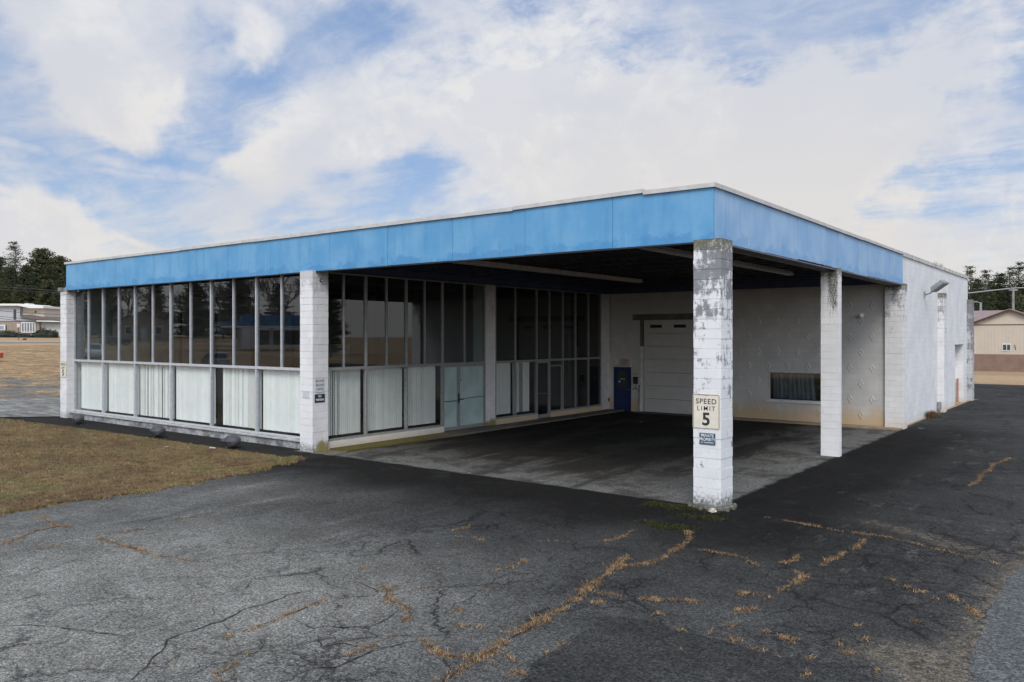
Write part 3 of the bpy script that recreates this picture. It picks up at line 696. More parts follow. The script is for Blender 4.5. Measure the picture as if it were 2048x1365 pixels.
for _ in range(420):     # tussocks, and tufts spilling over the ragged edge
    if rng.random()<.45: i=rng.randrange(4,9); a=LAWN[i]; b=LAWN[i+1]; t=rng.random(); cx_=a[0]+(b[0]-a[0])*t+rng.gauss(0,.10); cy_=a[1]+(b[1]-a[1])*t+rng.gauss(0,.10)
    else: cx_=rng.uniform(-32,-11); cy_=rng.uniform(-12,-1.4)
    if rng.random()<.5 or inside((cx_,cy_),LAWN):
        for k in range(rng.randint(25,70)): CL.append((cx_+rng.gauss(0,.09),cy_+rng.gauss(0,.09),.012))
o=tris_obj('lawn_grass',blades(L2+CL,.02,.06,.009,.8),lawn_mat(True)); tag(o,'short dormant brown lawn in front of the long glazed front','grass',kind='stuff')
# grass in cracks
g=G('dry crack grass'); tanb=g.out(g.vm('SCALE',g.mix(g.mr(g.noise(g.pos(),7,4,.7),.38,.6),(.38,.245,.125),(.17,.105,.055)),sc=g.mr(g.isl(),0.,1.,.45,1.6,False)),.85,0,None,.15)
pts=[]
for w,line in GRASS_CRACKS:
    wid=.016+.026*w; s0=NR.uniform(0,50)
    for i in range(len(line)-1):
        a=np.array(line[i]); b=np.array(line[i+1]); L=np.hypot(*(b-a)); n=int(L*max(420,900*w))+10
        t=NR.uniform(0,1,n); nrm=np.array([-(b-a)[1],(b-a)[0]])/max(L,1e-6); u=s0+t*L
        env=.5+.30*np.sin(u*5.3)+.24*np.sin(u*13.7+1.1)+.18*np.sin(u*31+2.)          # patchy along the crack
        mean=.030*np.sin(u*3.1)+.014*np.sin(u*11.)                                       # the crack wanders
        keep=NR.uniform(0,1,n)<np.clip(env*(1.05 if w>=1 else .8),.03,1)
        off=mean+NR.normal(0,1,n)*wid*(.35+.75*np.clip(env,0,1)); s0+=L
        q=(a[None]+(b-a)[None]*t[:,None]+nrm[None]*off[:,None])[keep]; pts+=[(x_,y_,.008) for x_,y_ in q]
o=tris_obj('crack_grass',blades(pts,.008,.045,.0036,.9),tanb); tag(o,'dry orange tufts of grass filling the cracks of the asphalt','grass',kind='stuff')
# open dark cracks: irregular ribbons
mb=MB()
def wander(line,amp=.05,step=.09):
    out=[]
    for i in range(len(line)-1):
        a=Vector(line[i]); b=Vector(line[i+1]); L=(b-a).length; k=max(2,int(L/step)); nrm=Vector((-(b-a).y,(b-a).x))/max(L,1e-6); off=0
        for j in range(k):
            t=j/k; off+=rng.uniform(-amp,amp)*.6; off*=.8
            out.append(a+(b-a)*t+nrm*off*(1 if 0<j else 0))
    out.append(Vector(line[-1])); return out
for w,line in DARK_CRACKS+[(ww*1.3,l) for ww,l in GRASS_CRACKS]:
    pl=wander(line); n=len(pl); prev=None
    for i in range(n):
        d=(pl[min(i+1,n-1)]-pl[max(i-1,0)]).normalized(); nr=Vector((-d.y,d.x)); hw=.006*w*rng.uniform(.35,1.5)*min(1,.3+min(i,n-1-i)/4)
        a=pl[i]+nr*hw; b=pl[i]-nr*hw
        if prev: mb.quad((prev[0].x,prev[0].y,.0155),(prev[1].x,prev[1].y,.0155),(b.x,b.y,.0155),(a.x,a.y,.0155))
        prev=(a,b)
o=mb.obj('asphalt_crack',simple('open crack',(.011,.011,.012),.95,0,.2,9)); tag(o,'thin dark open cracks wandering over the grey asphalt','cracks',kind='stuff')
# moss and rubble round the near pillar foot
mp=[]
for i in range(3500):
    t=rng.random(); a=MOSS[rng.randrange(len(MOSS))]; 
    r=abs(rng.gauss(0,.16)); th=rng.uniform(0,6.28); mp.append((a[0]+math.cos(th)*r*1.4,a[1]+math.sin(th)*r*.7,.008))
for i in range(3500):
    x_=rng.uniform(-1.3,.35); y_=-.16-abs(rng.gauss(0,.16))-(.25*max(0,-x_-.1)*rng.random()); mp.append((x_,y_,.008))
g=G('moss'); mm=g.out(g.vm('SCALE',(.038,.040,.013),sc=g.mr(g.isl(),0.,1.,.4,1.6,False)),.9,0,None,.1)
o=tris_obj('moss',blades(mp,.006,.02,.014,1.2),mm); tag(o,'green moss on the asphalt at the foot of the near pillar','moss',kind='stuff')
# ------------------------------------------------------------------ the building
B=wempty('commercial_building',(-14,10,0),0,'long low white block building with a blue fascia and a drive-through canopy','building')
HP=5.5
def pier(x0,x1,y0,y1,m,top=HP,rough=0,label=None):
    """block pier built course by course, edges a little uneven"""
    mb=MB(); z=0.0; k=0
    zs=[0]
    while z<top-.01:
        z2=min(top,z+.2032)
        j=lambda:rng.uniform(-rough,rough)
        a,b,c,d=x0+j(),x1+j(),y0+j(),y1+j()
        mb.box(a,b,c,d,z,z2-.0006); z=z2
    o=mb.obj('pillar',m,B,bevel=.006 if rough else 0)
    if label: o['label']=label
    return o
pier(-.39,.21,-.12,.48,M['block_near'],rough=.005,label='weathered grey stained pillar carrying the speed limit sign')
pier(-13.28,-12.68,-.10,.50,M['block_front'],rough=.003)
pier(-29.78,-29.20,.0,.60,M['block_left'],rough=.006,top=5.42)
p3=pier(-.44,.08,8.70,8.96,M['block_side'],rough=.002,label='pillar with a green black water stain below the roof edge')
pier(-.62,.05,17.34,17.92,M['block_dirty'],rough=.003)
pier(-.62,.05,25.7,26.3,M['block_dirty'],rough=.006)
pier(-.62,.05,34.1,34.7,M['block_far'],rough=.006)
pier(-13.42,-12.82,8.22,8.84,M['block_front'])
# drip stain for the side pier is in its own material
M['block_drip']=block_mat('painted block drip stain',stain=.03,moss=.85,joint=.22,seed=9.1,drip=(-.10+8.70,.17,1.75))
p3.data.materials[0]=M['block_drip']
# loose broken block on top of the far left pier
mb=MB(); mb.box(-29.98,-29.62,-.03,.25,5.44,5.60); mb.box(-29.6,-29.28,.02,.3,5.425,5.56); mb.box(-29.5,-29.33,.05,.25,5.56,5.63)
o=mb.obj('broken_block',M['block_far'],B,bevel=.02); 

# side and rear walls
lattice([17.46,34.4],[0,6.62],[(30.3,33.0,0.,3.08)],'x',-.42,-.22).obj('block_wall',M['block_wall'],B)
mb=MB(); mb.box(-.46,-.17,17.46,34.42,6.62,6.78); mb.obj('parapet_cap',simple('dirty parapet cap',(.50,.49,.46),.8,0,.35,3),B)
lattice([-12.99,-.60],[0,5.62],[(-12.57,-11.65,0,2.06),(-11.0,-7.35,0,4.27),(-5.17,-2.72,.84,2.07)],'y',17.5,17.7).obj('decorative_block_wall',M['diamond'],B)
mb=MB(); mb.box(-29.6,-29.35,.6,34.4,0,6.6); mb.box(-29.6,-.5,34.2,34.4,0,6.6); mb.obj('rear_wall',M['block_wall'],B)
# diamonds moulded in the blocks
mb=MB()
def diamond(x,z,y=17.5):
    w,h,d=.110,.195,.021
    o=[(x-w,z),(x,z+h),(x+w,z),(x,z-h)]; i_=[(x-w*.72,z),(x,z+h*.72),(x+w*.72,z),(x,z-h*.72)]
    c=(x,y-.004,z)
    for k in range(4):
        a=o[k];b=o[(k+1)%4];e=i_[k];f=i_[(k+1)%4]
        mb.quad((a[0],y-.001,a[1]),(e[0],y-d,e[1]),(f[0],y-d,f[1]),(b[0],y-.001,b[1]))
        mb.poly([(e[0],y-d,e[1]),c,(f[0],y-d,f[1])])
for r in range(-6,8):
    z=3.488+.6096*(r/1.0); 
    if z<.25 or z>5.35: continue
    off=0 if r%2==0 else .4064
    x=-5.17-off-.8128*12
    while x<-.72:
        blocked=(-12.75<x<-11.5 and z<2.2) or (-11.6<x<-7.2 and z<4.75) or (-5.35<x<-2.55 and .6<z<2.24) or x<-12.7 or x>-.78
        if not blocked: diamond(x,z)
        x+=.8128
mb.obj('diamond_relief',M['diamond'],B)

# fascia: sheets with real seams
def panels_front():
    xs=[-29.23,-26.8,-24.41,-22.08,-19.66,-17.24,-14.89,-14.5,-12.02,-9.56,-7.15,-4.81,-2.38,0]
    mb=MB()
    for i in range(len(xs)-1):
        y=rng.uniform(0,.010); zb=5.47+rng.uniform(-.006,.008); mb.box(xs[i]+.005,xs[i+1]-.005,y,.05,zb,6.60+rng.uniform(-.01,.01))
    return mb
f=panels_front().obj('fascia',M['fascia_front'],B)
ys=[.06,.61,3.0,5.33,7.66,8.88,9.61,10.55,12.29,13.68,14.6,16.76,17.43]
mb=MB()
for i in range(len(ys)-1):
    x=-rng.uniform(0,.012); mb.box(-.05,x,ys[i]+.007,ys[i+1]-.007,5.47+rng.uniform(-.010,.012)+(.02 if i in(3,4) else 0),6.60+rng.uniform(-.01,.01))
mb.obj('fascia',M['fascia_side'],B)
mb=MB()
for i in range(14):    # curled paint and torn bottom hem
    y=rng.uniform(5.6,8.4) if i<9 else rng.uniform(9.2,15); mb.quad((.006,y,5.475),(.006,y+.05,5.47),(.014,y+.04,5.50+rng.uniform(0,.03)),(.01,y-.01,5.50))
mb.obj('torn_hem',M['black'],B)
mb=MB(); mb.box(-29.2,-.06,.06,.16,5.50,6.58); mb.box(-.16,-.06,.17,17.4,5.50,6.58); mb.obj('fascia_backing',M['joist'],B)
# coping in lengths that lift a little
mb=MB(); cx=[-29.30,-27.7,-23.6,-20.2,-15.9,-12.4,-8.6,-5.15,-1.6,.05]; lift=[.00,.006,.0,.012,.0,.008,.0,.05,.0]
for i in range(9):
    z=6.60+lift[i]; l=cx[i]; r=cx[i+1]
    n=len(mb.v); z2=6.60+lift[i]*.3+rng.uniform(0,.012)
    for X,Z in ((l,z2 if i!=7 else z2),(r,z)):
        for Y,dz in ((-.05,-.035),(.35,-.035),(.35,.055),(-.05,.055)): mb.v.append((X+(.003 if X==l else -.003),Y,Z+dz))
    mb.f+=[tuple(n+k for k in q) for q in ((0,1,2,3),(7,6,5,4),(0,4,5,1),(1,5,6,2),(2,6,7,3),(3,7,4,0))]
cy=[.36,4.2,7.7,11.6,14.8,17.5]
for i in range(5):
    z=6.60+rng.uniform(0,.02); mb.box(-.35,.05,cy[i]+.004,cy[i+1]-.004,z-.035,z+.055)
mb.obj('coping',M['coping'],B)
mb=MB(); mb.box(-29.5,-.36,.36,34.2,6.50,6.62); mb.box(-29.5,-29.32,.36,34.2,6.62,6.7); mb.obj('roof',M['roof'],B)
# soffit trim
mb=MB(); mb.box(-.30,-.012,.50,17.3,5.435,5.466); mb.box(-.34,-.30,.50,17.3,5.40,5.60); mb.obj('soffit_trim',M['edge_steel'],B)
mb=MB(); mb.box(-29.2,-.4,.012,.12,5.44,5.466); mb.obj('soffit_trim',M['joist'],B)
# roof deck and bar joists over the drive
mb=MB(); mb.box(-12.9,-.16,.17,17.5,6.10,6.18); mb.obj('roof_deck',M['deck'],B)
mb=MB(); mb.box(-12.99,-12.80,.30,17.5,5.53,6.10); mb.obj('blue_beam',M['beam_blue'],B)
mb=MB(); mb.box(-12.8,-.17,17.40,17.499,5.50,6.10); mb.obj('blue_beam',M['beam_blue'],B)
ja=None
for k in range(11):
    y=1.35+k*1.5; mb=MB(); mb.box(-12.8,-.3,y-.03,y+.03,5.70,5.73); mb.box(-12.8,-.3,y-.03,y+.03,6.04,6.07)
    x=-12.7; up=True
    while x<-.6:
        x2=x+.42; a=(x,y,5.73 if up else 6.04); b=(x2,y,6.04 if up else 5.73); mb.tube([a,b],.010,4,cap=False); x=x2; up=not up
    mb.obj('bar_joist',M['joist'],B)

# ---- glazed fronts
def pane(parent,plane,a0,a1,z0,z1,c,m):
    mb=MB()
    if plane=='y': mb.box(a0,a1,c,c+.006,z0,z1)
    else: mb.box(c-.006,c,a0,a1,z0,z1)
    return mb.obj('pane',m,parent)
def sx(x): return CX+(x-CX)*(.35-CY)/(.1-CY)    # measured on Y=.1, glazing stands at Y=.35
FX=[-29.2]+[sx(v) for v in (-27.374,-26.128,-24.842,-23.571,-22.263,-20.99,-19.674,-18.367,-17.05,-15.756,-14.435)]+[-13.28]
YF=.35; ZS,ZR,ZT=.30,2.47,5.53
for b in range(6):
    x0,xm,x1=FX[2*b],FX[2*b+1],FX[2*b+2]
    mb=MB(); w=.034; last=(b==5)
    mb.box(x0-(w if b else -.0),x0+w,YF-.05,YF+.07,ZS,ZT)            # mullion
    if last: mb.box(x1-.05,x1-.002,YF-.05,YF+.07,ZS,ZT)
    xr=x1-(.05 if last else w); xl=x0+w
    mb.box(xm-.026,xm+.026,YF-.04,YF+.06,ZR+.045,ZT-.05)
    mb.box(xl,xr,YF-.045,YF+.065,ZR-.04,ZR+.045)
    mb.box(xl,xr,YF-.045,YF+.065,ZT-.05,ZT)
    mb.box(xl,xr,YF-.055,YF+.065,ZS,ZS+.055)
    o=mb.obj('window',M['alu_light'],B)
    pane(o,'y',xl-.01,xm-.02,ZR+.04,ZT-.045,YF+.012,M['glass']); pane(o,'y',xm+.02,xr+.01,ZR+.04,ZT-.045,YF+.014,M['glass']); pane(o,'y',xl-.01,xr+.01,ZS+.05,ZR-.035,YF+.01,M['glass_low'])
mb=MB(); mb.box(-29.2,-13.28,.10,.30,.245,.285); mb.obj('sill',M['rust_strip'],B)
mb=MB(); mb.box(-29.2,-13.28,.16,.42,.0,.245); mb.box(-29.2,-13.28,.26,.42,.285,.30); mb.obj('base_curb',M['curb'],B)
# small sunk access panel on pillar 2 and the round vent
mb=MB(); mb.box(-13.13,-12.85,-.108,-.103,1.66,1.84); mb.box(-13.15,-12.83,-.112,-.104,1.84,1.855); mb.box(-13.15,-12.83,-.112,-.104,1.645,1.66); mb.obj('access_panel',simple('painted access panel',(.55,.54,.55),.6,0,.15,20),B,bevel=.002)
# side glazing, plane X=-12.85
XS=-12.85; ZS2=.26
def xw(y0,ym,y1,low,first=False,last=False,m=M['bronze'],zs=ZS2,split=False,door=None):
    mb=MB(); w=.030
    mb.box(XS-.07,XS+.05,y0-w if not first else y0,y0+w,zs,5.49)
    if last: mb.box(XS-.07,XS+.05,y1-w,y1+.0,zs,5.49)
    yl=y0+w; yr=y1-w
    if ym: mb.box(XS-.06,XS+.04,ym-.022,ym+.022,2.54,5.45)
    mb.box(XS-.065,XS+.045,yl,yr,2.45,2.54); mb.box(XS-.065,XS+.045,yl,yr,5.45,5.49)
    if low!='door': mb.box(XS-.065,XS+.055,yl,yr,zs,zs+.07)
    o=mb.obj('window',m,B)
    if ym:
        pane(o,'x',yl-.01,ym-.018,2.53,5.455,XS-.012,M['glass']); pane(o,'x',ym+.018,yr+.01,2.53,5.455,XS-.014,M['glass'])
    else: pane(o,'x',yl-.01,yr+.01,2.53,5.455,XS-.012,M['glass'])
    if low!='door': pane(o,'x',yl-.01,yr+.01,zs+.06,2.455,XS-.01,M['glass_low'] if low=='blind' else M['glass'])
    return o
xw(.50,1.245,2.169,'blind',first=True); xw(2.169,3.085,4.003,'blind'); xw(4.003,4.908,5.826,'blind')
xw(5.826,7.032,8.215,'door',last=True)
xw(8.845,None,10.139,'blind',first=True); xw(10.139,None,11.605,'blind'); xw(11.605,None,12.545,'door')
xw(12.545,None,13.563,'glass'); xw(13.563,None,14.573,'glass'); xw(14.573,None,15.651,'glass'); xw(15.651,None,16.742,'glass',last=True)
mb=MB(); mb.box(XS-.1,XS+.09,.50,5.83,.0,.26); mb.obj('base_curb',M['white_curb'],B)
mb=MB(); mb.box(XS-.1,XS+.09,8.84,11.60,.0,.26); mb.box(XS-.1,XS+.09,12.56,16.80,.0,.26); mb.obj('base_curb',M['tan_curb'],B)
mb=MB(); mb.box(XS-.12,XS+.03,16.742,17.5,0,5.5); mb.obj('corner_strip',M['gdoor_frame'],B)
# green filmed double door
mb=MB()
for a,b in ((5.86,6.66),(6.72,8.18)):
    mb.box(XS-.03,XS+.02,a,a+.05,.08,2.45); mb.box(XS-.03,XS+.02,b-.05,b,.08,2.45); mb.box(XS-.03,XS+.02,a+.05,b-.05,2.38,2.45); mb.box(XS-.03,XS+.02,a+.05,b-.05,.08,.20)
mb.box(XS-.05,XS+.03,6.66,6.72,.06,2.45)
d=mb.obj('door',M['bronze'],B); d['label']='double door with pale green weathered film'
for a,b in ((5.91,6.61),(6.77,8.13)):
    mb=MB(); mb.box(XS-.012,XS-.004,a,b,.20,2.38); mb.obj('pane',M['frosted'],d)
mb=MB(); mb.box(XS+.02,XS+.055,6.66,6.71,1.05,1.40); mb.box(XS+.02,XS+.05,6.72,6.95,1.16,1.20); mb.tube([(XS+.03,6.9,1.19),(XS+.03,8.15,1.22)],.010,6); mb.box(XS-.0,XS+.006,5.9,6.6,1.12,1.15); mb.obj('handle',M['joist'],d)
mb=MB(); mb.lathe([(.028,0),(.028,.02)],(XS+.02,6.83,1.88),(1,0,0),10); mb.obj('lock',M['steel'],d); mb=MB(); mb.lathe([(.022,0),(.022,.015)],(XS+.02,6.60,1.38),(1,0,0),10); mb.obj('lock',M['steel'],d)
# narrow open glazed door in the second bay
mb=MB(); mb.box(XS-.03,XS+.02,11.64,11.70,.08,2.45); mb.box(XS-.03,XS+.02,12.44,12.51,.08,2.45); mb.box(XS-.03,XS+.02,11.70,12.44,2.38,2.45); mb.box(XS-.03,XS+.02,11.70,12.44,.08,.22)
d=mb.obj('door',M['bronze'],B); mb=MB(); mb.box(XS-.012,XS-.005,11.70,12.44,.22,2.38); mb.obj('pane',M['glass'],d)
mb=MB(); mb.tube([(XS+.04,11.68,1.12),(XS+.04,12.46,1.08)],.014,6); mb.box(XS+.02,XS+.07,12.46,12.50,.95,1.3); mb.obj('handle',M['steel'],d)
mb=MB(); mb.box(XS-.065,XS+.045,12.60,13.45,2.22,2.27); mb.box(XS-.03,XS+.03,13.44,13.49,.33,2.27); mb.obj('inner_frame',M['bronze'],B)

# ---- openings of the decorative wall
# blue door
YW=17.5
mb=MB(); mb.box(-12.57,-12.50,YW-.02,YW+.10,0.02,2.06); mb.box(-11.72,-11.65,YW-.02,YW+.10,.02,2.06); mb.box(-12.50,-11.72,YW-.02,YW+.10,1.99,2.06)
d=mb.obj('door',M['bluedoor'],B); d['label']='navy blue door with a wired glass panel'
mb=MB(); 
mb=lattice([-12.50,-11.72],[.03,1.99],[(-12.36,-11.86,1.10,1.86)],'y',YW+.02,YW+.065); mb.obj('leaf',M['bluedoor'],d)
mb=MB(); mb.box(-12.36,-11.86,YW+.035,YW+.045,1.10,1.86); mb.obj('pane',M['greyglass'],d)
mb=MB(); mb.box(-12.24,-11.99,YW+.018,YW+.034,1.48,1.505); mb.obj('sticker',M['sign_pale'],d)
mb=MB(); mb.box(-12.34,-12.24,YW+.022,YW+.033,1.33,1.41); mb.obj('sticker',simple('pale blue sticker',(.25,.5,.62),.4,0,.05,9),d)
mb=MB(); mb.lathe([(.03,0),(.035,.03),(.02,.06)],(-11.80,YW+.02,1.0),(0,-1,0),12); mb.obj('handle',M['steel'],d)
# overhead garage door
x0,x1=-11.0,-7.35
mb=MB(); zc=[.03,.646,1.248,1.857,2.445,3.052,3.651,4.27]
for i in range(7):
    z0,z1=zc[i],zc[i+1]-.012
    if i<6: mb.box(x0,x1,YW+.10,YW+.15,z0,z1)
    else:
        lattice([x0,x1],[z0,z1],[(-10.72,-10.12,3.89,4.03),(-9.54,-8.93,3.89,4.03),(-8.3,-7.7,3.89,4.03)],'y',YW+.10,YW+.15,mb)
d=mb.obj('garage_door',M['gdoor'],B)
for a in (-10.72,-9.54,-8.3):
    mb=MB(); mb.box(a,a+.6,YW+.12,YW+.128,3.89,4.03); mb.obj('pane',M['dark'],d)
mb=MB(); mb.box(x0,x1,YW+.13,YW+.16,.0,.03); mb.obj('bottom_seal',M['black'],d)
mb=MB(); mb.box(-11.16,-11.0,YW-.035,YW+.06,0.,3.04); mb.obj('door_jamb',M['gdoor_frame'],B); mb=MB(); mb.box(-7.35,-7.19,YW-.035,YW+.06,0.,4.25); mb.obj('door_jamb',M['gdoor_frame'],B)
mb=MB(); mb.box(-11.16,-11.0,YW-.035,YW+.06,3.04,4.25); mb.obj('door_jamb',M['lintel'],B)
mb=MB(); mb.box(-11.52,-6.95,YW-.09,YW-.002,4.25,4.52); mb.box(-11.52,-6.95,YW-.14,YW-.09,4.25,4.28); mb.obj('lintel',M['lintel'],B)
mb=MB(); mb.box(-11.24,-11.17,YW-.06,YW-.002,0,1.25); mb.obj('guard_angle',simple('pale blue steel guard',(.22,.27,.31),.6,0,.35,4),B)
# window with curtain
d=MB(); d.box(-5.17,-5.10,YW-.02,YW+.08,.84,2.07); d.box(-2.79,-2.72,YW-.02,YW+.08,.84,2.07); d.box(-5.10,-2.79,YW-.02,YW+.08,2.01,2.07); d.box(-5.10,-2.79,YW-.02,YW+.08,.84,.90)
d=MB() if False else d
w=d.obj('window',simple('painted window frame',(.50,.49,.46),.6,0,.15,6),B)
mb=MB(); mb.box(-5.10,-2.79,YW+.035,YW+.041,.90,2.01); mb.obj('pane',M['glass'],w)
mb=MB(); mb.box(-5.25,-2.64,YW-.06,YW-.002,.785,.84); mb.obj('sill',M['gdoor_frame'],w)
# room behind window so it is dark
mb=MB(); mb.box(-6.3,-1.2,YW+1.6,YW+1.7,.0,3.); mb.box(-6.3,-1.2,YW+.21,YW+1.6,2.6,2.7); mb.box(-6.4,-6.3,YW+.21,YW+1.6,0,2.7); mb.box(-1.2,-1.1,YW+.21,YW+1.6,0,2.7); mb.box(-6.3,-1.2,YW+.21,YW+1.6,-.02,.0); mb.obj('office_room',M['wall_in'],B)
c=[]
mb=MB(); n=44; zt,zb=1.98,.93; pv=None
for i in range(n+1):
    t=i/n; X=-5.0+t*1.62; yo=YW+.16+.045*math.sin(i*1.35)+.02*math.sin(i*.6)
    Xb=X+.10*(t) ; 
    cur=((X,yo,zt-(.02*math.sin(i*.8))),(Xb,yo+.02*math.sin(i),zb))
    if pv: mb.quad(pv[0],cur[0],cur[1],pv[1])
    pv=cur
o=mb.obj('curtain',M['curtain']); tag(o,'slate grey curtain hanging in the low window under the canopy','curtain')

# ---- right exterior wall: recessed door
mb=MB(); mb.box(-.66,-.42,30.2,33.1,3.08,3.3); mb.box(-.90,-.42,30.2,30.3,0,3.08); mb.box(-.9,-.42,33.0,33.1,0,3.08); mb.obj('door_reveal',M['block_wall'],B)
mb=MB(); mb.box(-.70,-.64,30.3,32.0,.02,3.06); d=mb.obj('door',M['gdoor'],B); d['label']='white steel door set back in the right wall'
mb=MB(); mb.box(-.64,-.60,31.85,31.9,1.0,1.15); mb.obj('handle',M['steel'],d)
mb=MB(); mb.box(-.64,-.56,30.35,30.5,2.55,2.72); mb.obj('lamp',M['black'],d)
mb=MB(); mb.box(-.66,-.60,32.0,33.0,0,3.08); mb.obj('door_side_panel',M['block_dirty'],B)
mb=MB(); mb.box(-.52,-.45,32.9,32.98,.0,1.25); mb.obj('guard_post',simple('rusty orange guard',(.42,.17,.12),.7,0,.4,8),B)

# ---- interior
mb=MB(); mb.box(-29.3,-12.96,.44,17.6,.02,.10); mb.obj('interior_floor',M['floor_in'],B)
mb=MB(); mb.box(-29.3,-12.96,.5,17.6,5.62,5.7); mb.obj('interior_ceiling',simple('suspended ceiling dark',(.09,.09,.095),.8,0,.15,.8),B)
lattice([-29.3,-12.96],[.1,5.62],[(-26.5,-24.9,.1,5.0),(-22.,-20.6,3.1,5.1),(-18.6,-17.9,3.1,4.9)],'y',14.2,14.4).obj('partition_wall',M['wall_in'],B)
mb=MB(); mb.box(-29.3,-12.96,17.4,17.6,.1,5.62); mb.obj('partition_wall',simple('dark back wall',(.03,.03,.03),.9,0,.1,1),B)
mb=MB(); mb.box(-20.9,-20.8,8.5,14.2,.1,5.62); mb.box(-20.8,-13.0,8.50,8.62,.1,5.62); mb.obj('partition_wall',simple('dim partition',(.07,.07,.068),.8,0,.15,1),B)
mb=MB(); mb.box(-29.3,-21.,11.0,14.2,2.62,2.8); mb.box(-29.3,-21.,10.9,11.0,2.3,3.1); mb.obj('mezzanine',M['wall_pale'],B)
mb=MB()
for i in range(60):
    X=-29.2+i*.137; mb.box(X,X+.018,10.94,10.96,3.1,4.0)
mb.box(-29.3,-21.,10.93,10.97,4.0,4.04); mb.obj('railing',M['black'],B)
for X,Y in ((-26.1,3.4),(-23.4,3.4),(-20.8,3.4),(-18.3,3.4),(-16.0,5.6)):
    mb=MB(); mb.box(X-.06,X+.06,Y-.06,Y+.06,.1,5.62); mb.obj('steel_column',M['black'],B)
for X in (-25.,-21.5,-18.):
    mb=MB(); mb.box(X-.08,X+.08,3.2,8.0,5.2,5.3); mb.obj('interior_beam',M['black'],B)
# counter and things inside the second room
mb=MB(); mb.box(-19.,-14.6,15.2,15.8,.1,1.15); mb.obj('counter',M['wall_in'],B)
mb=MB(); mb.box(-17.3,-16.7,11.6,12.2,.1,1.9); mb.obj('cabinet',simple('dark red cabinet',(.10,.02,.02),.6,0,.2,5),B)

# vertical blinds: one thing per bay
ORD=['first','second','third','fourth','fifth','sixth']
def blind(plane,a0,a1,z0,z1,c,openf,label,grp,gapl=0):
    mb=MB(); w=.089; x=a0+gapl; i=0
    while x<a1-.02:
        f=openf((x-a0)/(a1-a0),i)       # 1 = closed, 0 = edge on, None = missing
        if f is not None:
            ang=R(5)+(1-f)*R(76)+rng.uniform(-.035,.035); dx=math.cos(ang)*w/2; dy=math.sin(ang)*w/2; xc=x+w/2; s=rng.uniform(-.01,.01)
            zb=z0+rng.uniform(0,.006)
            if plane=='y':
                P=[(xc-dx,c-dy),(xc+dx,c+dy)]
            else: P=[(c+dy,xc-dx),(c-dy,xc+dx)]
            (ax,ay),(bx,by)=P
            mb.quad((ax,ay,zb),(bx,by,zb),(bx,by,z1),(ax,ay,z1)); 
            nx,ny=(by-ay),-(bx-ax); L=math.hypot(nx,ny); nx/=L*600; ny/=L*600
            mb.quad((ax-nx,ay-ny,zb),(ax-nx,ay-ny,z1),(bx-nx,by-ny,z1),(bx-nx,by-ny,zb))
        x+=w*.985; i+=1
    if plane=='y': mb.box(a0+.01,a1-.01,c-.02,c+.02,z1,z1+.035)
    else: mb.box(c-.02,c+.02,a0+.01,a1-.01,z1,z1+.035)
    o=mb.obj('vertical_blind',M['blind']); tag(o,label,'blind',grp); return o
cl=lambda t,i:1.
pat2=[1,.2,1,.1,.1,1,None,1,1,.15,1,.1,1,1,.9,None,.2,1,None,1,.1,1,.9,.1,1,1,.2,.3]
pat4=[1,1,.25,1,.2,.2,1,1,.3,1,.2,1,1,.2,1,1,1,.15,.2,.1,.15,.1,.2,.1,.15,.2,.1]
fns=[cl,cl,lambda t,i:pat2[i%len(pat2)],lambda t,i:1. if i%7 else .85,lambda t,i:pat4[i%len(pat4)],lambda t,i:1. if i%5 else .8]
labs=['closed pale vertical blind in the far left bay of the long front','closed vertical blind in the second bay from the far left pillar','half open vertical blind with broken dark gaps in the third bay of the long front','closed vertical blind in the fourth bay from the far left pillar','vertical blind with thin dark gaps and open left edge in the fifth bay','closed vertical blind in the bay right beside the pillar with the drive sign']
for b in range(6):
    blind('y',FX[2*b]+.05,FX[2*b+2]-.05,.42,2.40,.50,fns[b],labs[b],'vertical blinds in the lower panes',gapl=[.22,.10,.05,.06,.42,.10][b])
blind('x',.60,2.10,.40,2.42,-13.02,lambda t,i:.8 if i in(3,4,6) else 1.,'vertical blind in the side window nearest the pillar with the drive sign','vertical blinds in the lower panes')
blind('x',2.22,3.92,.40,2.40,-13.02,cl,'closed vertical blind in the second side window under the canopy','vertical blinds in the lower panes')
blind('x',4.06,5.60,.40,2.40,-13.02,cl,'closed vertical blind left of the pale green doors','vertical blinds in the lower panes')
blind('x',8.92,10.0,.40,2.42,-13.02,cl,'closed pale blind just right of the pillar beside the green doors','vertical blinds in the lower panes')
blind('x',10.2,11.35,.40,2.42,-13.02,lambda t,i:.1 if i in(5,6,7) else 1.,'bluish blind with dark gaps left of the open glazed door','vertical blinds in the lower panes')

# ------------------------------------------------------------------ things fixed to the building
def text(s,size,m,loc,rot,parent,name='lettering',ex=.0015,xs=1.,bold=0.,sp=1.):
    cu=bpy.data.curves.new(name,'FONT'); cu.body=s; cu.size=size; cu.align_x='CENTER'; cu.align_y='CENTER'; cu.extrude=ex; cu.offset=bold; cu.space_character=sp; cu.resolution_u=3
    cu.materials.append(m); o=bpy.data.objects.new(name,cu); COL.objects.link(o); o.location=loc; o.rotation_euler=rot; bpy.context.view_layer.update(); me=bpy.data.meshes.new_from_object(o); bpy.data.objects.remove(o); o=bpy.data.objects.new(name,me); COL.objects.link(o); o.location=loc; o.rotation_euler=rot; o.scale=(xs,1,1)
    o.parent=parent; return o
def rrect(w,h,r,n=5):
    pts=[]
    for cx_,cz_,a0 in ((w/2-r,h/2-r,0),(-w/2+r,h/2-r,90),(-w/2+r,-h/2+r,180),(w/2-r,-h/2+r,270)):
        for k in range(n+1):
            a=R(a0+90*k/n); pts.append((cx_+math.cos(a)*r,cz_+math.sin(a)*r))
    return pts
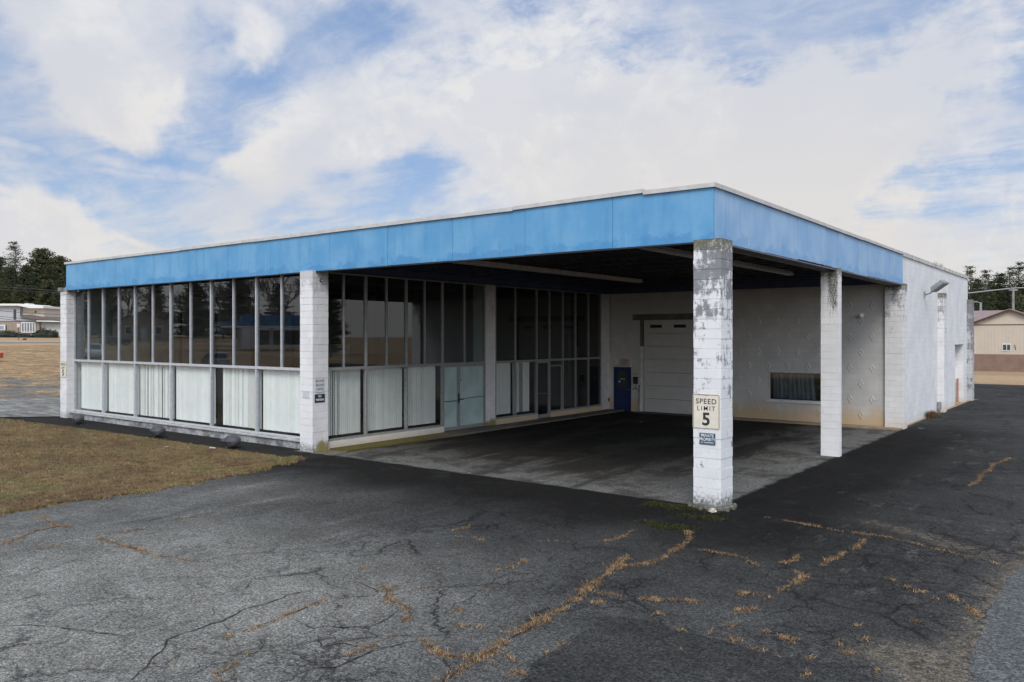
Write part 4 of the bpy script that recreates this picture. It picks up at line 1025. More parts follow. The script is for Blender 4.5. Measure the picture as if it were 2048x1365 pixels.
def plate(name,w,h,r,y0,y1,m,parent):
    """plate in local XZ facing -Y"""
    p=rrect(w,h,r); mb=MB(); n=len(p)
    mb.v+=[(a,y0,b) for a,b in p]+[(a,y1,b) for a,b in p]
    mb.f.append(tuple(range(n-1,-1,-1)) if False else tuple(range(n))[::-1]); mb.f.append(tuple(range(n,2*n)))
    for i in range(n): j=(i+1)%n; mb.f.append((i,j,n+j,n+i))
    return mb.obj(name,m,parent)
def ring(name,w,h,r,t,y,m,parent):
    a=rrect(w,h,r); b=rrect(w-2*t,h-2*t,max(r-t,.004)); n=len(a); mb=MB(); mb.v+=[(p,y,q) for p,q in a]+[(p,y,q) for p,q in b]
    for i in range(n): j=(i+1)%n; mb.f.append((i,n+i,n+j,j))
    return mb.obj(name,m,parent)
RX=(R(90),0,0)
def speed_sign(loc,label):
    t=empty('speed_limit_sign',loc,0,label,'sign','speed limit signs on the pillars')
    plate('panel',.585,.715,.035,-.004,0,M['sign_white'],t); ring('border',.565,.695,.03,.010,-.0055,M['ink'],t)
    text('SPEED',.150,M['ink'],(0,-.006,.205),RX,t,bold=.0012,xs=1.02,sp=1.12); text('LIMIT',.135,M['ink'],(0,-.006,.062),RX,t,bold=.0002,xs=.98,sp=1.32)
    text('5',.36,M['ink'],(0,-.006,-.165),RX,t,name='numeral',bold=.010,xs=1.02)
    for z in (.325,-.318):
        mb=MB(); mb.lathe([(.008,0),(.006,.004)],(0,-.004,z),(0,-1,0),8); mb.obj('bolt',M['rust'],t)
    return t
t=speed_sign((-.104,-.128,1.972),'cream speed limit 5 sign on the stained near pillar')
mb=MB(); mb.box(-.17,.06,-.0075,-.006,.335,.349); mb.obj('rust_streak',M['rust'],t)
speed_sign((-29.49,-.008,2.09),'faded speed limit 5 sign on the far left pillar')
t=empty('private_property_sign',(-.08,-.128,1.418),0,'small black and blue private property sign below the speed limit sign','sign')
plate('panel',.345,.235,.01,-.003,0,M['sign_navy'],t); ring('border',.335,.225,.008,.010,-.0045,simple('sign blue border',(.10,.16,.22),.5,0,.1,9),t)
text('PRIVATE',.085,M['ink_white'],(0,-.0055,.062),RX,t,bold=.0025,xs=.88); text('PROPERTY',.085,M['ink_white'],(0,-.0055,-.016),RX,t,bold=.0025,xs=.84); text('NO TRESPASSING',.036,M['ink_white'],(0,-.0055,-.078),RX,t,bold=.001,xs=1.)
# signs on the side face of pillar 2 (facing +X)
def side_empty(name,loc,label,cat): return empty(name,loc,R(90),label,cat)
t=side_empty('driveway_sign',(-12.672,.165,2.03),'white do not block drive sign on the pillar at the canopy corner','sign')
plate('panel',.31,.46,.02,-.003,0,M['sign_pale'],t); ring('border',.30,.45,.016,.008,-.0045,M['ink_grey'],t)
text('DO NOT',.098,M['ink_grey'],(0,-.0055,.125),RX,t,bold=.001,xs=.82); text('BLOCK',.098,M['ink_grey'],(0,-.0055,0.),RX,t,bold=.001,xs=.85); text('DRIVE',.098,M['ink_grey'],(0,-.0055,-.125),RX,t,bold=.001,xs=.85)
t=side_empty('no_trespassing_sign',(-12.672,.165,1.63),'small black no trespassing sign on the pillar at the canopy corner','sign')
plate('panel',.38,.255,.01,-.003,0,M['sign_navy'],t); text('NO',.095,M['ink_white'],(0,-.0055,.06),RX,t,bold=.0025,xs=.8); text('TRESPASSING',.085,M['ink_white'],(0,-.0055,-.045),RX,t,bold=.0025,xs=.60)
# notice above the blue door
t=empty('door_notice',(-12.02,17.49,2.28),0,'faded red lettered notice above the navy blue door','sign')
plate('panel',.50,.35,.01,-.003,0,simple('faded notice',(.42,.36,.33),.6,0,.15,12),t)
for i in range(3): text(['PLEASE','USE SIDE','DOOR'][i],.11,M['ink_red'],(0,-.0045,.10-.10*i),RX,t,xs=.8)
# mailbox, numbers, outlet, hanging bracket
t=empty('mailbox',(-11.385,17.5,1.45),0,'small black wall mailbox between the blue door and the garage door','mailbox')
mb=MB(); mb.box(-.10,.10,-.11,-.002,-.16,.10); mb.obj('body',M['black'],t,bevel=.008); mb=MB(); mb.prism([(-.13,.10),(-.002,.10),(-.002,.17),(-.05,.17)],'x',-.115,.115); mb.obj('lid',M['black'],t)
t=empty('house_number',(-11.40,17.498,1.74),0,'three small black house digits above the black mailbox','house number')
for i,(c_,dz) in enumerate((('6',-.03),('6',.01),('9',.03))): text(c_,.11,M['black'],(-.09+.085*i,-.002,dz),RX,t,name='digit')
mb=MB(); mb.tube([(-11.55,17.47,1.02),(-11.46,17.44,1.09),(-11.36,17.45,1.07),(-11.27,17.47,1.0)],.018,6); mb.tube([(-11.39,17.46,1.06),(-11.39,17.46,1.20)],.014,6)
o=mb.obj('wall_bracket',M['black']); tag(o,'black bent wall bracket below the mailbox','bracket')
mb=MB(); mb.box(-12.93+.02,-12.83+.04,17.36,17.46,.42,.58); mb.tube([(-12.86,17.4,.42),(-12.86,17.4,.30)],.03,8); o=mb.obj('hose_tap_box',M['rust']); tag(o,'small rusty tap box in the corner left of the blue door','tap box')
mb=MB(); mb.tube([(-12.72,17.47,5.4),(-12.72,17.47,2.7)],.012,6); o=mb.obj('conduit_pipe',M['ink_grey']); tag(o,'thin conduit running down the corner left of the blue door','pipe')
# ceiling light strips
for lab,X,y0,y1 in (('long fluorescent strip under the canopy over the glazed side, farther from the near pillar',-8.1,.7,11.9),('long fluorescent strip under the canopy behind the near pillar',-2.25,.7,11.55)):
    t=wempty('ceiling_light',(X,(y0+y1)/2,5.62),0,lab,'light','light strips under the canopy')
    mb=MB(); mb.prism([(X-.11,5.60),(X+.11,5.60),(X+.055,5.68),(X-.055,5.68)][::1],'y',y0,y1) if False else mb.box(X-.05,X+.05,y0,y1,5.60,5.685); mb.box(X-.12,X+.12,y0,y1,5.585,5.598); mb.obj('housing',M['light_strip'],t)
    for s in (-.055,.055):
        mb=MB(); mb.tube([(X+s,y0+.06,5.562),(X+s,y1-.06,5.562)],.017,8); mb.obj('tube',simple('unlit tube',(.42,.40,.37),.4,0,.1,3),t)
    for k in range(5):
        y=y0+.4+(y1-y0-.8)*k/4; mb=MB(); mb.tube([(X,y,5.68),(X,y,6.1)],.008,5); mb.obj('hanger',M['black'],t)
# floodlight on the right wall
t=wempty('wall_floodlight',(-.22,21.9,5.3),0,'grey floodlight on an arm high on the white side wall','floodlight')
mb=MB(); mb.box(-.22,-.17,22.5,22.62,5.16,5.42); mb.tube([(-.17,22.56,5.28),(.02,22.50,5.34),(.16,22.42,5.42)],.028,8); mb.obj('arm',M['steel'],t)
H=MB(); c=Vector((.42,22.35,5.60)); 
ax=Vector((.80,-.25,.55)).normalized(); sd=Vector((0,0,1)).cross(ax).normalized(); up=ax.cross(sd)
def hx(a,b,c_): return tuple(c+ax*a+sd*b+up*c_)
def hbox(mb,a0,a1,b0,b1,c0,c1,tp=0):
    n=len(mb.v); mb.v+=[hx(a0,b0,c0),hx(a1,b0,c0),hx(a1,b1,c0),hx(a0,b1,c0),hx(a0+tp,b0+tp,c1),hx(a1-tp,b0+tp,c1),hx(a1-tp,b1-tp,c1),hx(a0+tp,b1-tp,c1)]
    mb.f+=[tuple(n+i for i in q) for q in ((0,3,2,1),(4,5,6,7),(0,1,5,4),(1,2,6,5),(2,3,7,6),(3,0,4,7))]
hbox(H,-.33,.33,-.24,.24,-.03,.16,.07); H.obj('head',M['steel'],t); H=MB(); hbox(H,-.31,.31,-.22,.22,-.05,-.031); H.obj('lens',M['lens'],t)
# round lamps: pillar 2 and diamond wall
t=empty('pillar_lamp_socket',(-12.68,.20,5.2),0,'small round black lamp socket near the top of the canopy corner pillar','lamp')
mb=MB(); mb.lathe([(.045,0),(.055,.02),(.035,.05),(.0,.055)],(0,0,0),(1,0,0),12); mb.obj('socket',M['black'],t); mb=MB(); mb.lathe([(.02,.05),(.018,.07)],(0,0,0),(1,0,0),8); mb.obj('bulb_end',M['ink_white'],t)
t=empty('wall_spot_lamp',(-1.50,17.5,4.30),0,'small tan spot lamp on the diamond patterned wall','lamp')
mb=MB(); mb.lathe([(.07,0),(.07,.03)],(.0,0,0),(0,-1,0),12); mb.tube([(0,-.03,0),(.03,-.12,.01)],.02,6); mb.obj('mount',M['light_strip'],t); mb=MB(); mb.lathe([(.05,0),(.085,.14),(.08,.16)],(.02,-.10,.0),(.45,-1,.1),12); mb.obj('shade',M['light_strip'],t)
# small meter box at the foot of pier 5
mb=MB(); mb.box(-.20,-.05,25.45,25.6,.15,.5); mb.box(-.16,-.10,25.5,25.56,0,.15); o=mb.obj('meter_box',M['steel'],bevel=.01); tag(o,'small grey meter box at the foot of a pier on the side wall','meter box')

# ------------------------------------------------------------------ ground floodlights in the bed
def ground_light():
    t=empty('ground_floodlight',(0,0,0))
    mb=MB(); prof=[(.07,-.26),(.10,-.25),(.12,-.10),(.195,.02),(.205,.10),(.17,.22),(.06,.27),(.0,.275)]
    mb.lathe(prof,(0,0,.22),(1,-.15,.10),7,caps=False); mb.obj('housing',M['lampshell'],t)
    mb=MB(); mb.lathe([(.075,-.36),(.085,-.26),(.075,-.255)],(0,0,.22),(1,-.15,.10),10); mb.obj('cap',M['lampdark'],t)
    mb=MB(); mb.lathe([(.212,.035),(.212,.06)],(0,0,.22),(1,-.15,.10),8,caps=False); mb.obj('rim',M['lampdark'],t)
    mb=MB(); mb.tube([(-.12,.02,0),(-.10,.02,.16)],.022,6); mb.lathe([(.07,0),(.06,.03)],(-.12,.02,0),(0,0,1),8); mb.obj('stake',M['black'],t)
    return t
def copy_tree(o,parent=None):
    c=o.copy(); COL.objects.link(c)
    if parent is not None: c.parent=parent
    for ch in list(o.children): copy_tree(ch,c)
    return c
gl=ground_light()
for i,(x_,y_,rz,lab) in enumerate(((-26.45,-.75,-.15,'grey ground floodlight at the foot of the far left pillar'),(-19.95,-1.0,0.,'grey ground floodlight midway along the dark strip before the glazing'),(-15.55,-1.0,.1,'grey ground floodlight nearest the canopy corner pillar, a pale scrap beside it'))):
    o=gl if i==0 else copy_tree(gl); o.location=(x_,y_,.01); o.scale=(1.35,1.1,1.0); o.rotation_euler=(0,0,rz); tag(o,lab,'floodlight','ground floodlights in front of the glazing')
# loose things on the ground
def rock(x,y,s,lab,m=M['stone'],flat=.6,grp=None,name='rubble_stone'):
    import bmesh
    bm=bmesh.new(); bmesh.ops.create_icosphere(bm,subdivisions=2,radius=1)
    sd_=rng.uniform(0,99)
    from mathutils import noise
    for v in bm.verts:
        k=1+.45*noise.noise(v.co*1.3+Vector((sd_,0,0)))+.2*noise.noise(v.co*4+Vector((0,sd_,0))); v.co=Vector((v.co.x*k*s,v.co.y*k*s*.8,max(-.2,v.co.z*k)*s*flat))
    me=bpy.data.meshes.new(name); bm.to_mesh(me); bm.free(); me.materials.append(m); o=bpy.data.objects.new(name,me); link(o); o.location=(x,y,.012); o.rotation_euler=(0,0,rng.uniform(0,6)); tag(o,lab,'stone',grp); return o
lab='lump of broken mossy mortar heaped at the foot of the near pillar'
for x_,y_,s in ((-.42,-.18,.085),(-.30,-.22,.10),(-.18,-.24,.13),(-.05,-.24,.12),(.08,-.25,.13),(.20,-.21,.14),(.30,-.10,.13),(.34,.06,.12),(.33,.22,.10),(.18,-.34,.07),(.05,-.36,.06),(.38,-.2,.06),(-.12,-.38,.05)):
    rock(x_,y_,s*.8,lab,grp='rubble round the near pillar foot',flat=rng.uniform(.7,1.25))
rock(.14,-.38,.10,'smooth pinkish cobble in the rubble at the near pillar foot',simple('pink cobble',(.50,.42,.36),.8,0,.1,8),.7)
mb=MB(); mb.box(-.09,.09,-.035,.035,0,.012); o=mb.obj('litter_scrap',M['litter']); o.location=(-15.75,-1.50,.05); o.rotation_euler=(.1,.1,.9); tag(o,'pale scrap lying on the lawn beside the floodlight','litter')
mb=MB(); mb.poly([(-.05,-.04,.01),(.06,-.03,.02),(.04,.05,.04),(-.05,.04,.0)]); mb.poly([(-.05,.04,.0),(.04,.05,.04),(.05,.07,.0)]); o=mb.obj('litter_scrap',M['litter']); o.location=(-17.1,-2.25,.04); tag(o,'crumpled white paper scrap on the lawn','litter')
mb=MB(); mb.poly([(-.06,-.03,.01),(.05,-.04,.02),(.06,.04,.03),(-.04,.05,.01)]); o=mb.obj('litter_scrap',M['litter']); o.location=(-8.92,13.4,.02); tag(o,'tiny white scrap on the stained asphalt under the canopy','litter')
mb=MB(); mb.poly([(-.12,-.03,.01),(.08,-.04,.02),(.12,.04,.015),(-.1,.04,.01)]); o=mb.obj('litter_scrap',M['litter']); o.location=(.55,17.9,.02); tag(o,'flat white scrap on the asphalt beside the wall end pier','litter')
# dead weed clump at the wall and grass on the parapet
g=G('dead weed'); wm=g.out(g.vm('SCALE',(.13,.085,.045),sc=g.mr(g.isl(),0.,1.,.5,1.5,False)),.9,0,None,.1)
pp=[(-.08+abs(rng.gauss(0,.12)),22.9+rng.gauss(0,.25),.01) for _ in range(900)]
o=tris_obj('dead_weed',blades(pp,.08,.32,.012,.5),wm); tag(o,'brown dead weed clump at the foot of the white side wall','weed')
pp=[(-.3+rng.gauss(0,.04),rng.choice([25.3,25.7,26.5,27.0,27.3])+rng.gauss(0,.15),6.78) for _ in range(60)]
o=tris_obj('parapet_weed',blades(pp,.1,.30,.005,.25),wm); tag(o,'thin dry weeds growing on the parapet of the side wall','weed',kind='stuff')
# ------------------------------------------------------------------ trees
def leafmat(name,c1,c2,sp=.15):
    g=G(name); P=g.pos(); col=g.mix(g.isl(),c1,c2); col=g.vm('SCALE',col,sc=g.mr(g.noise(P,.5,4),.3,.7,.7,1.35)); return g.out(col,.8,0,None,sp)
M['pine']=leafmat('pine needles',(.030,.044,.022),(.060,.070,.034)); M['pine_olive']=leafmat('olive needles',(.050,.058,.026),(.085,.085,.038))
M['bark']=simple('bark',(.10,.08,.065),.9,0,.3,4,.3); M['bare']=simple('bare grey twigs',(.13,.105,.09),.9,0,.25,2)
M['bush']=leafmat('shrub leaves',(.020,.034,.018),(.055,.07,.035))
def pine(seed,h=20.,w=3.6,dens=1.,low=.12,openf=.25,size=.26,mat='pine'):
    r=np.random.RandomState(seed)
    t=empty('pine_tree')
    mb=MB(); mb.tube([(0,0,0),(.1*r.randn(),.1*r.randn(),h*.5),(.15*r.randn(),.15*r.randn(),h*.97)],.22*h/20+.05,7,.03)
    T=[]; z=h*low; br=MB()
    while z<h*.985:
        f=1-z/h; L0=w*(f**.55)*(.85+.3*r.rand())*(1 if z>h*(low+.12) else .7)+.25
        n=r.randint(5,8); a0=r.rand()*6.28
        for k in range(n):
            if r.rand()<openf*.5: continue
            a=a0+k*6.283/n+r.uniform(-.3,.3); L=L0*r.uniform(.55,1.15); rise=r.uniform(.0,.45)*(1.1-f)+r.uniform(-.12,.15)
            ca,sa=math.cos(a),math.sin(a); m=max(3,int(L/.30))
            if r.rand()<.35: br.tube([(0,0,z),(ca*L*.8,sa*L*.8,z+rise*L*.8)],.035,3,.01,cap=False)
            for j in range(m):
                s=(j+.6)/m; 
                if s<.18: continue
                cx_=ca*L*s; cy_=sa*L*s; cz_=z+rise*L*s-.05*L*s*s
                spread=.30+.35*s*(1-s)*L*.6
                q=int(9*dens)
                o=r.normal(0,1,(q,3))*np.array([spread,spread,.17]); base=o+np.array([cx_,cy_,cz_])
                d1=r.normal(0,1,(q,3)); d1[:,2]*=.5; d1/=np.linalg.norm(d1,axis=1)[:,None]; d2=np.cross(d1,r.normal(0,1,(q,3))); d2/=np.linalg.norm(d2,axis=1)[:,None]
                sz=size*r.uniform(.5,1.2,(q,1))
                T.append(np.stack([base-d2*sz*.38,base+d2*sz*.38,base+d1*sz*1.3],1))
        z+=r.uniform(.32,.62)*h/20
    tr=mb; tr.v+=[];
    n0=len(tr.v); tr.f+=[tuple(i+n0 for i in f) for f in br.f]; tr.v+=br.v
    tr.obj('trunk',M['bark'],t); tris_obj('crown',np.concatenate(T),M[mat],t); return t
def bare(seed,h=15.,name='bare_tree'):
    r=random.Random(seed); t=empty(name); mb=MB(); tw=MB()
    def rec(p,d,L,rad,lev):
        q=p+d*L; mid=(p+q)/2+Vector((r.uniform(-1,1),r.uniform(-1,1),0))*L*.06
        (mb if lev<2 else tw).tube([p,mid,q],rad,5 if lev<2 else 3,rad*.6,cap=False)
        if lev>=5: return
        n=r.randint(3,4) if lev<4 else r.randint(4,5)
        for k in range(n):
            nd=(d+Vector((r.uniform(-1,1),r.uniform(-1,1),r.uniform(-.25,.55)))*(.62 if lev else .55)).normalized()
            st=p+(q-p)*r.uniform(.55,1.)
            rec(st,nd,L*r.uniform(.55,.82),max(.018,rad*.55),lev+1)
    rec(Vector((0,0,0)),Vector((0,0,1)),h*.30,h*.018,0)
    mb.obj('trunk',M['bark'],t); tw.obj('branches',M['bare'],t); return t
def place(proto,first,x,y,s,label,cat='tree',group=None,rz=None,zs=1.):
    o=proto if first else copy_tree(proto)
    o.location=(x,y,terr(x,y)-.1); o.scale=(s,s,s*zs); o.rotation_euler=(0,0,rng.uniform(0,6.28) if rz is None else rz); tag(o,label,cat,group); return o
P1=pine(1,20,4.6,1.1,.08,.2,size=.34); P2=pine(2,20,3.6,.9,.2,.45); P3=pine(3,18,6.0,1.3,.05,.1,size=.36,mat='pine_olive')
def at(px,d): # plan position at image column px and depth d (metres in front of the camera)
    t=(px-1024)/1601.7; s,c=-math.sin(YAW),math.cos(YAW); return CX+d*(s+t*c),CY+d*(c-t*s)
used={}
def put(k,px,d,top,lab,grp=None,zs=1.):
    pr={'1':P1,'2':P2,'3':P3}[k]; x,y=at(px,d); H={'1':20,'2':20,'3':18}[k]
    ht=CH+(672.5-top)/1601.7*d-terr(x,y)+.1
    place(pr,k not in used,x,y,ht/H,lab,'tree',grp); used[k]=1
GL='evergreens behind the house at the left'
put('2',28,178,485,'tall open crowned pine against the sky at the far left edge, behind the grey house',GL)
put('3',84,185,497,'broad dark evergreen with rounded top behind the cream upper storey',GL)
put('1',2,190,512,'dark pine at the very left edge of the picture',GL)
LABL='dark evergreen crowded into the tree mass behind the low house at the left'
for k,px,d,top in (('3',55,186,530),('3',118,186,512),('1',100,176,530),('3',20,182,535),('1',135,178,520),('3',150,190,528),('1',70,176,545),('1',-25,182,520),('3',-60,186,520),('2',-100,190,505),('1',170,195,560),('3',40,172,570),('3',95,170,560),('1',122,168,560),('3',0,170,575)):
    put(k,px,d,top,LABL,GL)
GR='pines behind the tan shed'
put('2',1940,118,534,'pine with thin top rising just right of the far end of the white wall',GR)
put('2',2040,120,526,'tallest pine at the right edge behind the tan shed',GR)
LABR='dark pine crowded into the row behind the tan shed'
for k,px,d,top in (('2',1972,116,542),('1',2000,122,545),('2',2022,118,536),('1',1955,126,556),('2',2062,118,532),('1',1985,128,560),('3',2015,126,575),('3',1960,124,580),('3',2048,124,570),('1',2095,122,540),('2',2130,116,545),('1',2170,125,540),('3',1925,126,580),('3',1990,120,590),('3',2035,116,590)):
    put(k,px,d,top,LABR,GR)
# trees off to the right (seen in the side glass)
for i in range(9):
    x_=18+i*13+rng.uniform(-3,3); y_=92+rng.uniform(-8,8)-i*3.5
    o=copy_tree([P1,P2,P3][i%3]); o.location=(x_,y_,0); o.scale=(.75,)*3; o.rotation_euler=(0,0,rng.uniform(0,6)); tag(o,'pine standing off to the right of the lot beyond the picture edge','tree','pines off to the right')
B1=bare(11,15); B2=bare(12,15); B3=bare(14,15)
# bare tree showing above the roof line at the left
x_,y_=at(212,165); place(B1,True,x_,y_,1.45,'pale bare tree top showing just above the roof edge at the left','tree')
GB='bare trees across the road, mirrored in the long glazed front'
k=0
for i in range(20):
    a=R(-171+i*2.1); d=150+rng.uniform(-9,12); x_=CX+d*math.cos(a)-6; y_=CY+d*math.sin(a)+6
    pr=[B2,B3,B1][i%3]; first=(i in(0,1)); o=pr if (first and i<2) else copy_tree(pr)
    o.location=(x_,y_,terr(x_,y_)-.1); s=rng.uniform(1.0,1.45); o.scale=(s,s,s); o.rotation_euler=(0,0,rng.uniform(0,6.28)); tag(o,'tall bare tree in the wood across the road, seen in the window reflections','tree',GB)
for i in range(14):
    a=R(-170+i*2.9); d=168+rng.uniform(-4,6); x_=CX+d*math.cos(a); y_=CY+d*math.sin(a)
    o=copy_tree(P3 if i%3 else P1); o.location=(x_,y_,terr(x_,y_)-.2); s=rng.uniform(.5,.8); o.scale=(s*1.5,s*1.5,s); tag(o,'dark evergreen among the bare trees across the road, seen in the window reflections','tree','evergreens across the road')
# shrubs
def shrub(rx,ry,h,n=1500,seed=1):
    r=np.random.RandomState(seed); t=empty('shrub')
    u=r.normal(0,1,(n,3)); u/=np.linalg.norm(u,axis=1)[:,None]; u[:,2]=np.abs(u[:,2]); k=1+.16*np.sin(u[:,0:1]*7+seed)+.12*np.sin(u[:,1:2]*9)
    p=u*np.array([rx,ry,h])*k*r.uniform(.75,1.,(n,1)); d=r.normal(0,1,(n,3)); d/=np.linalg.norm(d,axis=1)[:,None]; e=np.cross(d,r.normal(0,1,(n,3))); e/=np.linalg.norm(e,axis=1)[:,None]; s=.16
    tris_obj('foliage',np.stack([p-e*s*.5,p+e*s*.5,p+d*s],1),M['bush'],t)
    mb=MB(); mb.tube([(0,0,0),(0,0,h*.7)],.06,5); 
    mb.lathe([(rx*.75,0),(rx*.85,h*.35),(rx*.5,h*.75),(.05,h*.85)],(0,0,0),(0,0,1),10); mb.obj('stem',simple('shrub core',(.015,.02,.012),.9,0,.2,3),t); return t

# ------------------------------------------------------------------ house at the left
def frame_empty(name,px,d,label,cat,z=None,rz=0):
    x,y=at(px,d); return empty(name,(x,y,terr(x,y) if z is None else z),YAW+rz,label,cat)
D=150.; S=D/1601.7; x,y=at(60,D); HZ=terr(x,y)
H=frame_empty('split_level_house',60,D,'split level house with white roof edge, grey upper siding and a white bow window','house')
U=lambda px:(px-60)*S; Z=lambda py:(672.5-py)*S+CH-HZ
siding=simple('pale grey siding',(.40,.42,.44),.7,0,.06,2); brick=simple('tan brick',(.30,.235,.18),.85,0,.2,6,.3); cream=simple('cream siding',(.66,.60,.50),.7,0,.06,2); white=simple('white trim',(.72,.71,.68),.6,0,.06,2); rbrown=simple('brown shingle',(.15,.115,.10),.9,0,.2,3,.3)
mb=MB(); mb.box(U(-60),U(78.5),0,8,-.5,Z(642.5)); mb.obj('brick_wall',brick,H)
mb=MB(); mb.prism([(U(-60),Z(642.5)),(U(80),Z(642.5)),(U(66),Z(636.5)),(U(41),Z(631)),(U(41),Z(611)),(U(-60),Z(611))],'y',-.15,7.6) if False else None
n=0; pr=[(U(-60),Z(642.5)),(U(80),Z(642.5)),(U(66),Z(637)),(U(41),Z(632)),(U(41),Z(611.5)),(U(-60),Z(611.5))]
def prism_xz(mb,prof,y0,y1):
    n=len(mb.v); k=len(prof); mb.v+=[(a,y0,b) for a,b in prof]+[(a,y1,b) for a,b in prof]; mb.f.append(tuple(n+i for i in range(k))); mb.f.append(tuple(n+k+i for i in reversed(range(k))))
    for i in range(k): j=(i+1)%k; mb.f.append((n+i,n+k+i,n+k+j,n+j))
    return mb
prism_xz(MB(),pr,-.15,7.5).obj('siding_wall',siding,H)
mb=MB(); mb.box(U(41)+.01,U(65),.6,7,Z(632),Z(615)); mb.box(U(65),U(86),.3,7,Z(634),Z(616)); mb.obj('cream_wall',cream,H)
prism_xz(MB(),[(U(-60),Z(612.2)),(U(43),Z(612.2)),(U(66),Z(617.3)),(U(93),Z(617.3)),(U(93),Z(612.8)),(U(66),Z(613.0)),(U(43),Z(608.2)),(U(-60),Z(608.2))],-1.0,9.).obj('roof',white,H)
prism_xz(MB(),[(U(34),Z(608.2)),(U(44),Z(608.2)),(U(42),Z(606.5)),(U(36),Z(606.8))],2,4).obj('chimney_cap',white,H)
prism_xz(MB(),[(U(41.5),Z(631.5)),(U(66),Z(638)),(U(82),Z(641.8)),(U(125),Z(641.8)),(U(125),Z(638.5)),(U(88),Z(634.)),(U(60),Z(630.2))],-.9,8.5).obj('lower_roof',rbrown,H)
prism_xz(MB(),[(U(79),Z(643.6)),(U(125),Z(644.6)),(U(125),Z(642)),(U(79),Z(641.9))],-1.0,-.7).obj('gutter',white,H)
mb=MB(); mb.box(U(78.6),U(124),.5,7.5,-.5,Z(643)); mb.obj('garage_wall',simple('off white garage wall',(.58,.58,.54),.7,0,.06,2),H)
mb=MB(); mb.box(U(29),U(33),-.30,-.14,Z(639),Z(619.5)); mb.obj('vent_slot',simple('dark vent',(.05,.045,.045),.7,0,.1,3),H)
mb=MB(); mb.box(U(68),U(71),.22,.31,Z(626),Z(622.5)); mb.obj('window',M['black'],H)
mb=MB(); 
for i in range(6): q=U(44.5)+(U(71.5)-U(44.5))*i/5; mb.box(q-.07,q+.07,-.25,-.0,Z(665),Z(645.8))
mb.box(U(44),U(72),-.27,-.005,Z(647.),Z(645.)); mb.box(U(44),U(72),-.27,-.005,Z(665.8),Z(664.3)); o=mb.obj('bow_window',white,H)
mb=MB(); mb.box(U(44.6),U(71.4),-.12,-.04,Z(664.3),Z(647)); mb.obj('pane',simple('curtained pane',(.22,.24,.26),.3,0,.3,1.),o)
mb=MB(); mb.box(U(-2),U(12),-.25,-.0,Z(661),Z(650.2)); o=mb.obj('window',white,H); mb=MB(); mb.box(U(0),U(10),-.28,-.255,Z(659.5),Z(652)); mb.obj('pane',simple('blue grey pane',(.28,.33,.40),.3,0,.1,2),o)
mb=MB(); mb.box(U(12),U(13.3),-.08,-.01,Z(661),Z(651)); mb.obj('shutter',M['black'],H)
for i,(px,w,h,lab) in enumerate(((78,1.1,1.3,'low round shrub at the left end of the shrub group beside the white garage'),(88,1.5,1.75,'tallest round shrub in the group beside the white garage'),(97,1.2,1.1,'small front shrub in the group beside the white garage'),(104,1.25,1.45,'round shrub at the right end of the group beside the white garage'),(30,1.8,.9,'low dark clipped shrub under the window of the split level house, right one'),(14,2.4,1.3,'long low dark shrub at the left edge before the split level house'),(50,1.9,.6,'very low dark shrub under the white bow window'))):
    s=shrub(w,w*.8,h,1300,20+i); x_,y_=at(px,D-3.); s.location=(x_,y_,terr(x_,y_)-.05); s.rotation_euler=(0,0,YAW); tag(s,lab,'shrub','shrubs before the split level house')
# street sign
x_,y_=at(37,132); t=empty('street_sign',(x_,y_,terr(x_,y_)),YAW,'small pale square sign on a thin post in the field at the far left','sign')
S2=132/1601.7; mb=MB(); mb.tube([(0,0,0),(0,0,(680.5-648)*S2)],.04,6); mb.obj('post',M['joist'],t); mb=MB(); mb.box(-.24,.24,-.06,-.04,(680.5-654.5)*S2,(680.5-647.2)*S2); mb.obj('panel',simple('pale pink sign face',(.62,.52,.52),.5,0,.05,4),t)
x_,y_=at(49.5,134); rk=rock(x_,y_,.35,'small dark stump in the tan field before the split level house',simple('dark stump',(.04,.03,.03),.9,0,.2,3),.8,name='field_stump'); rk.location.z=terr(x_,y_)

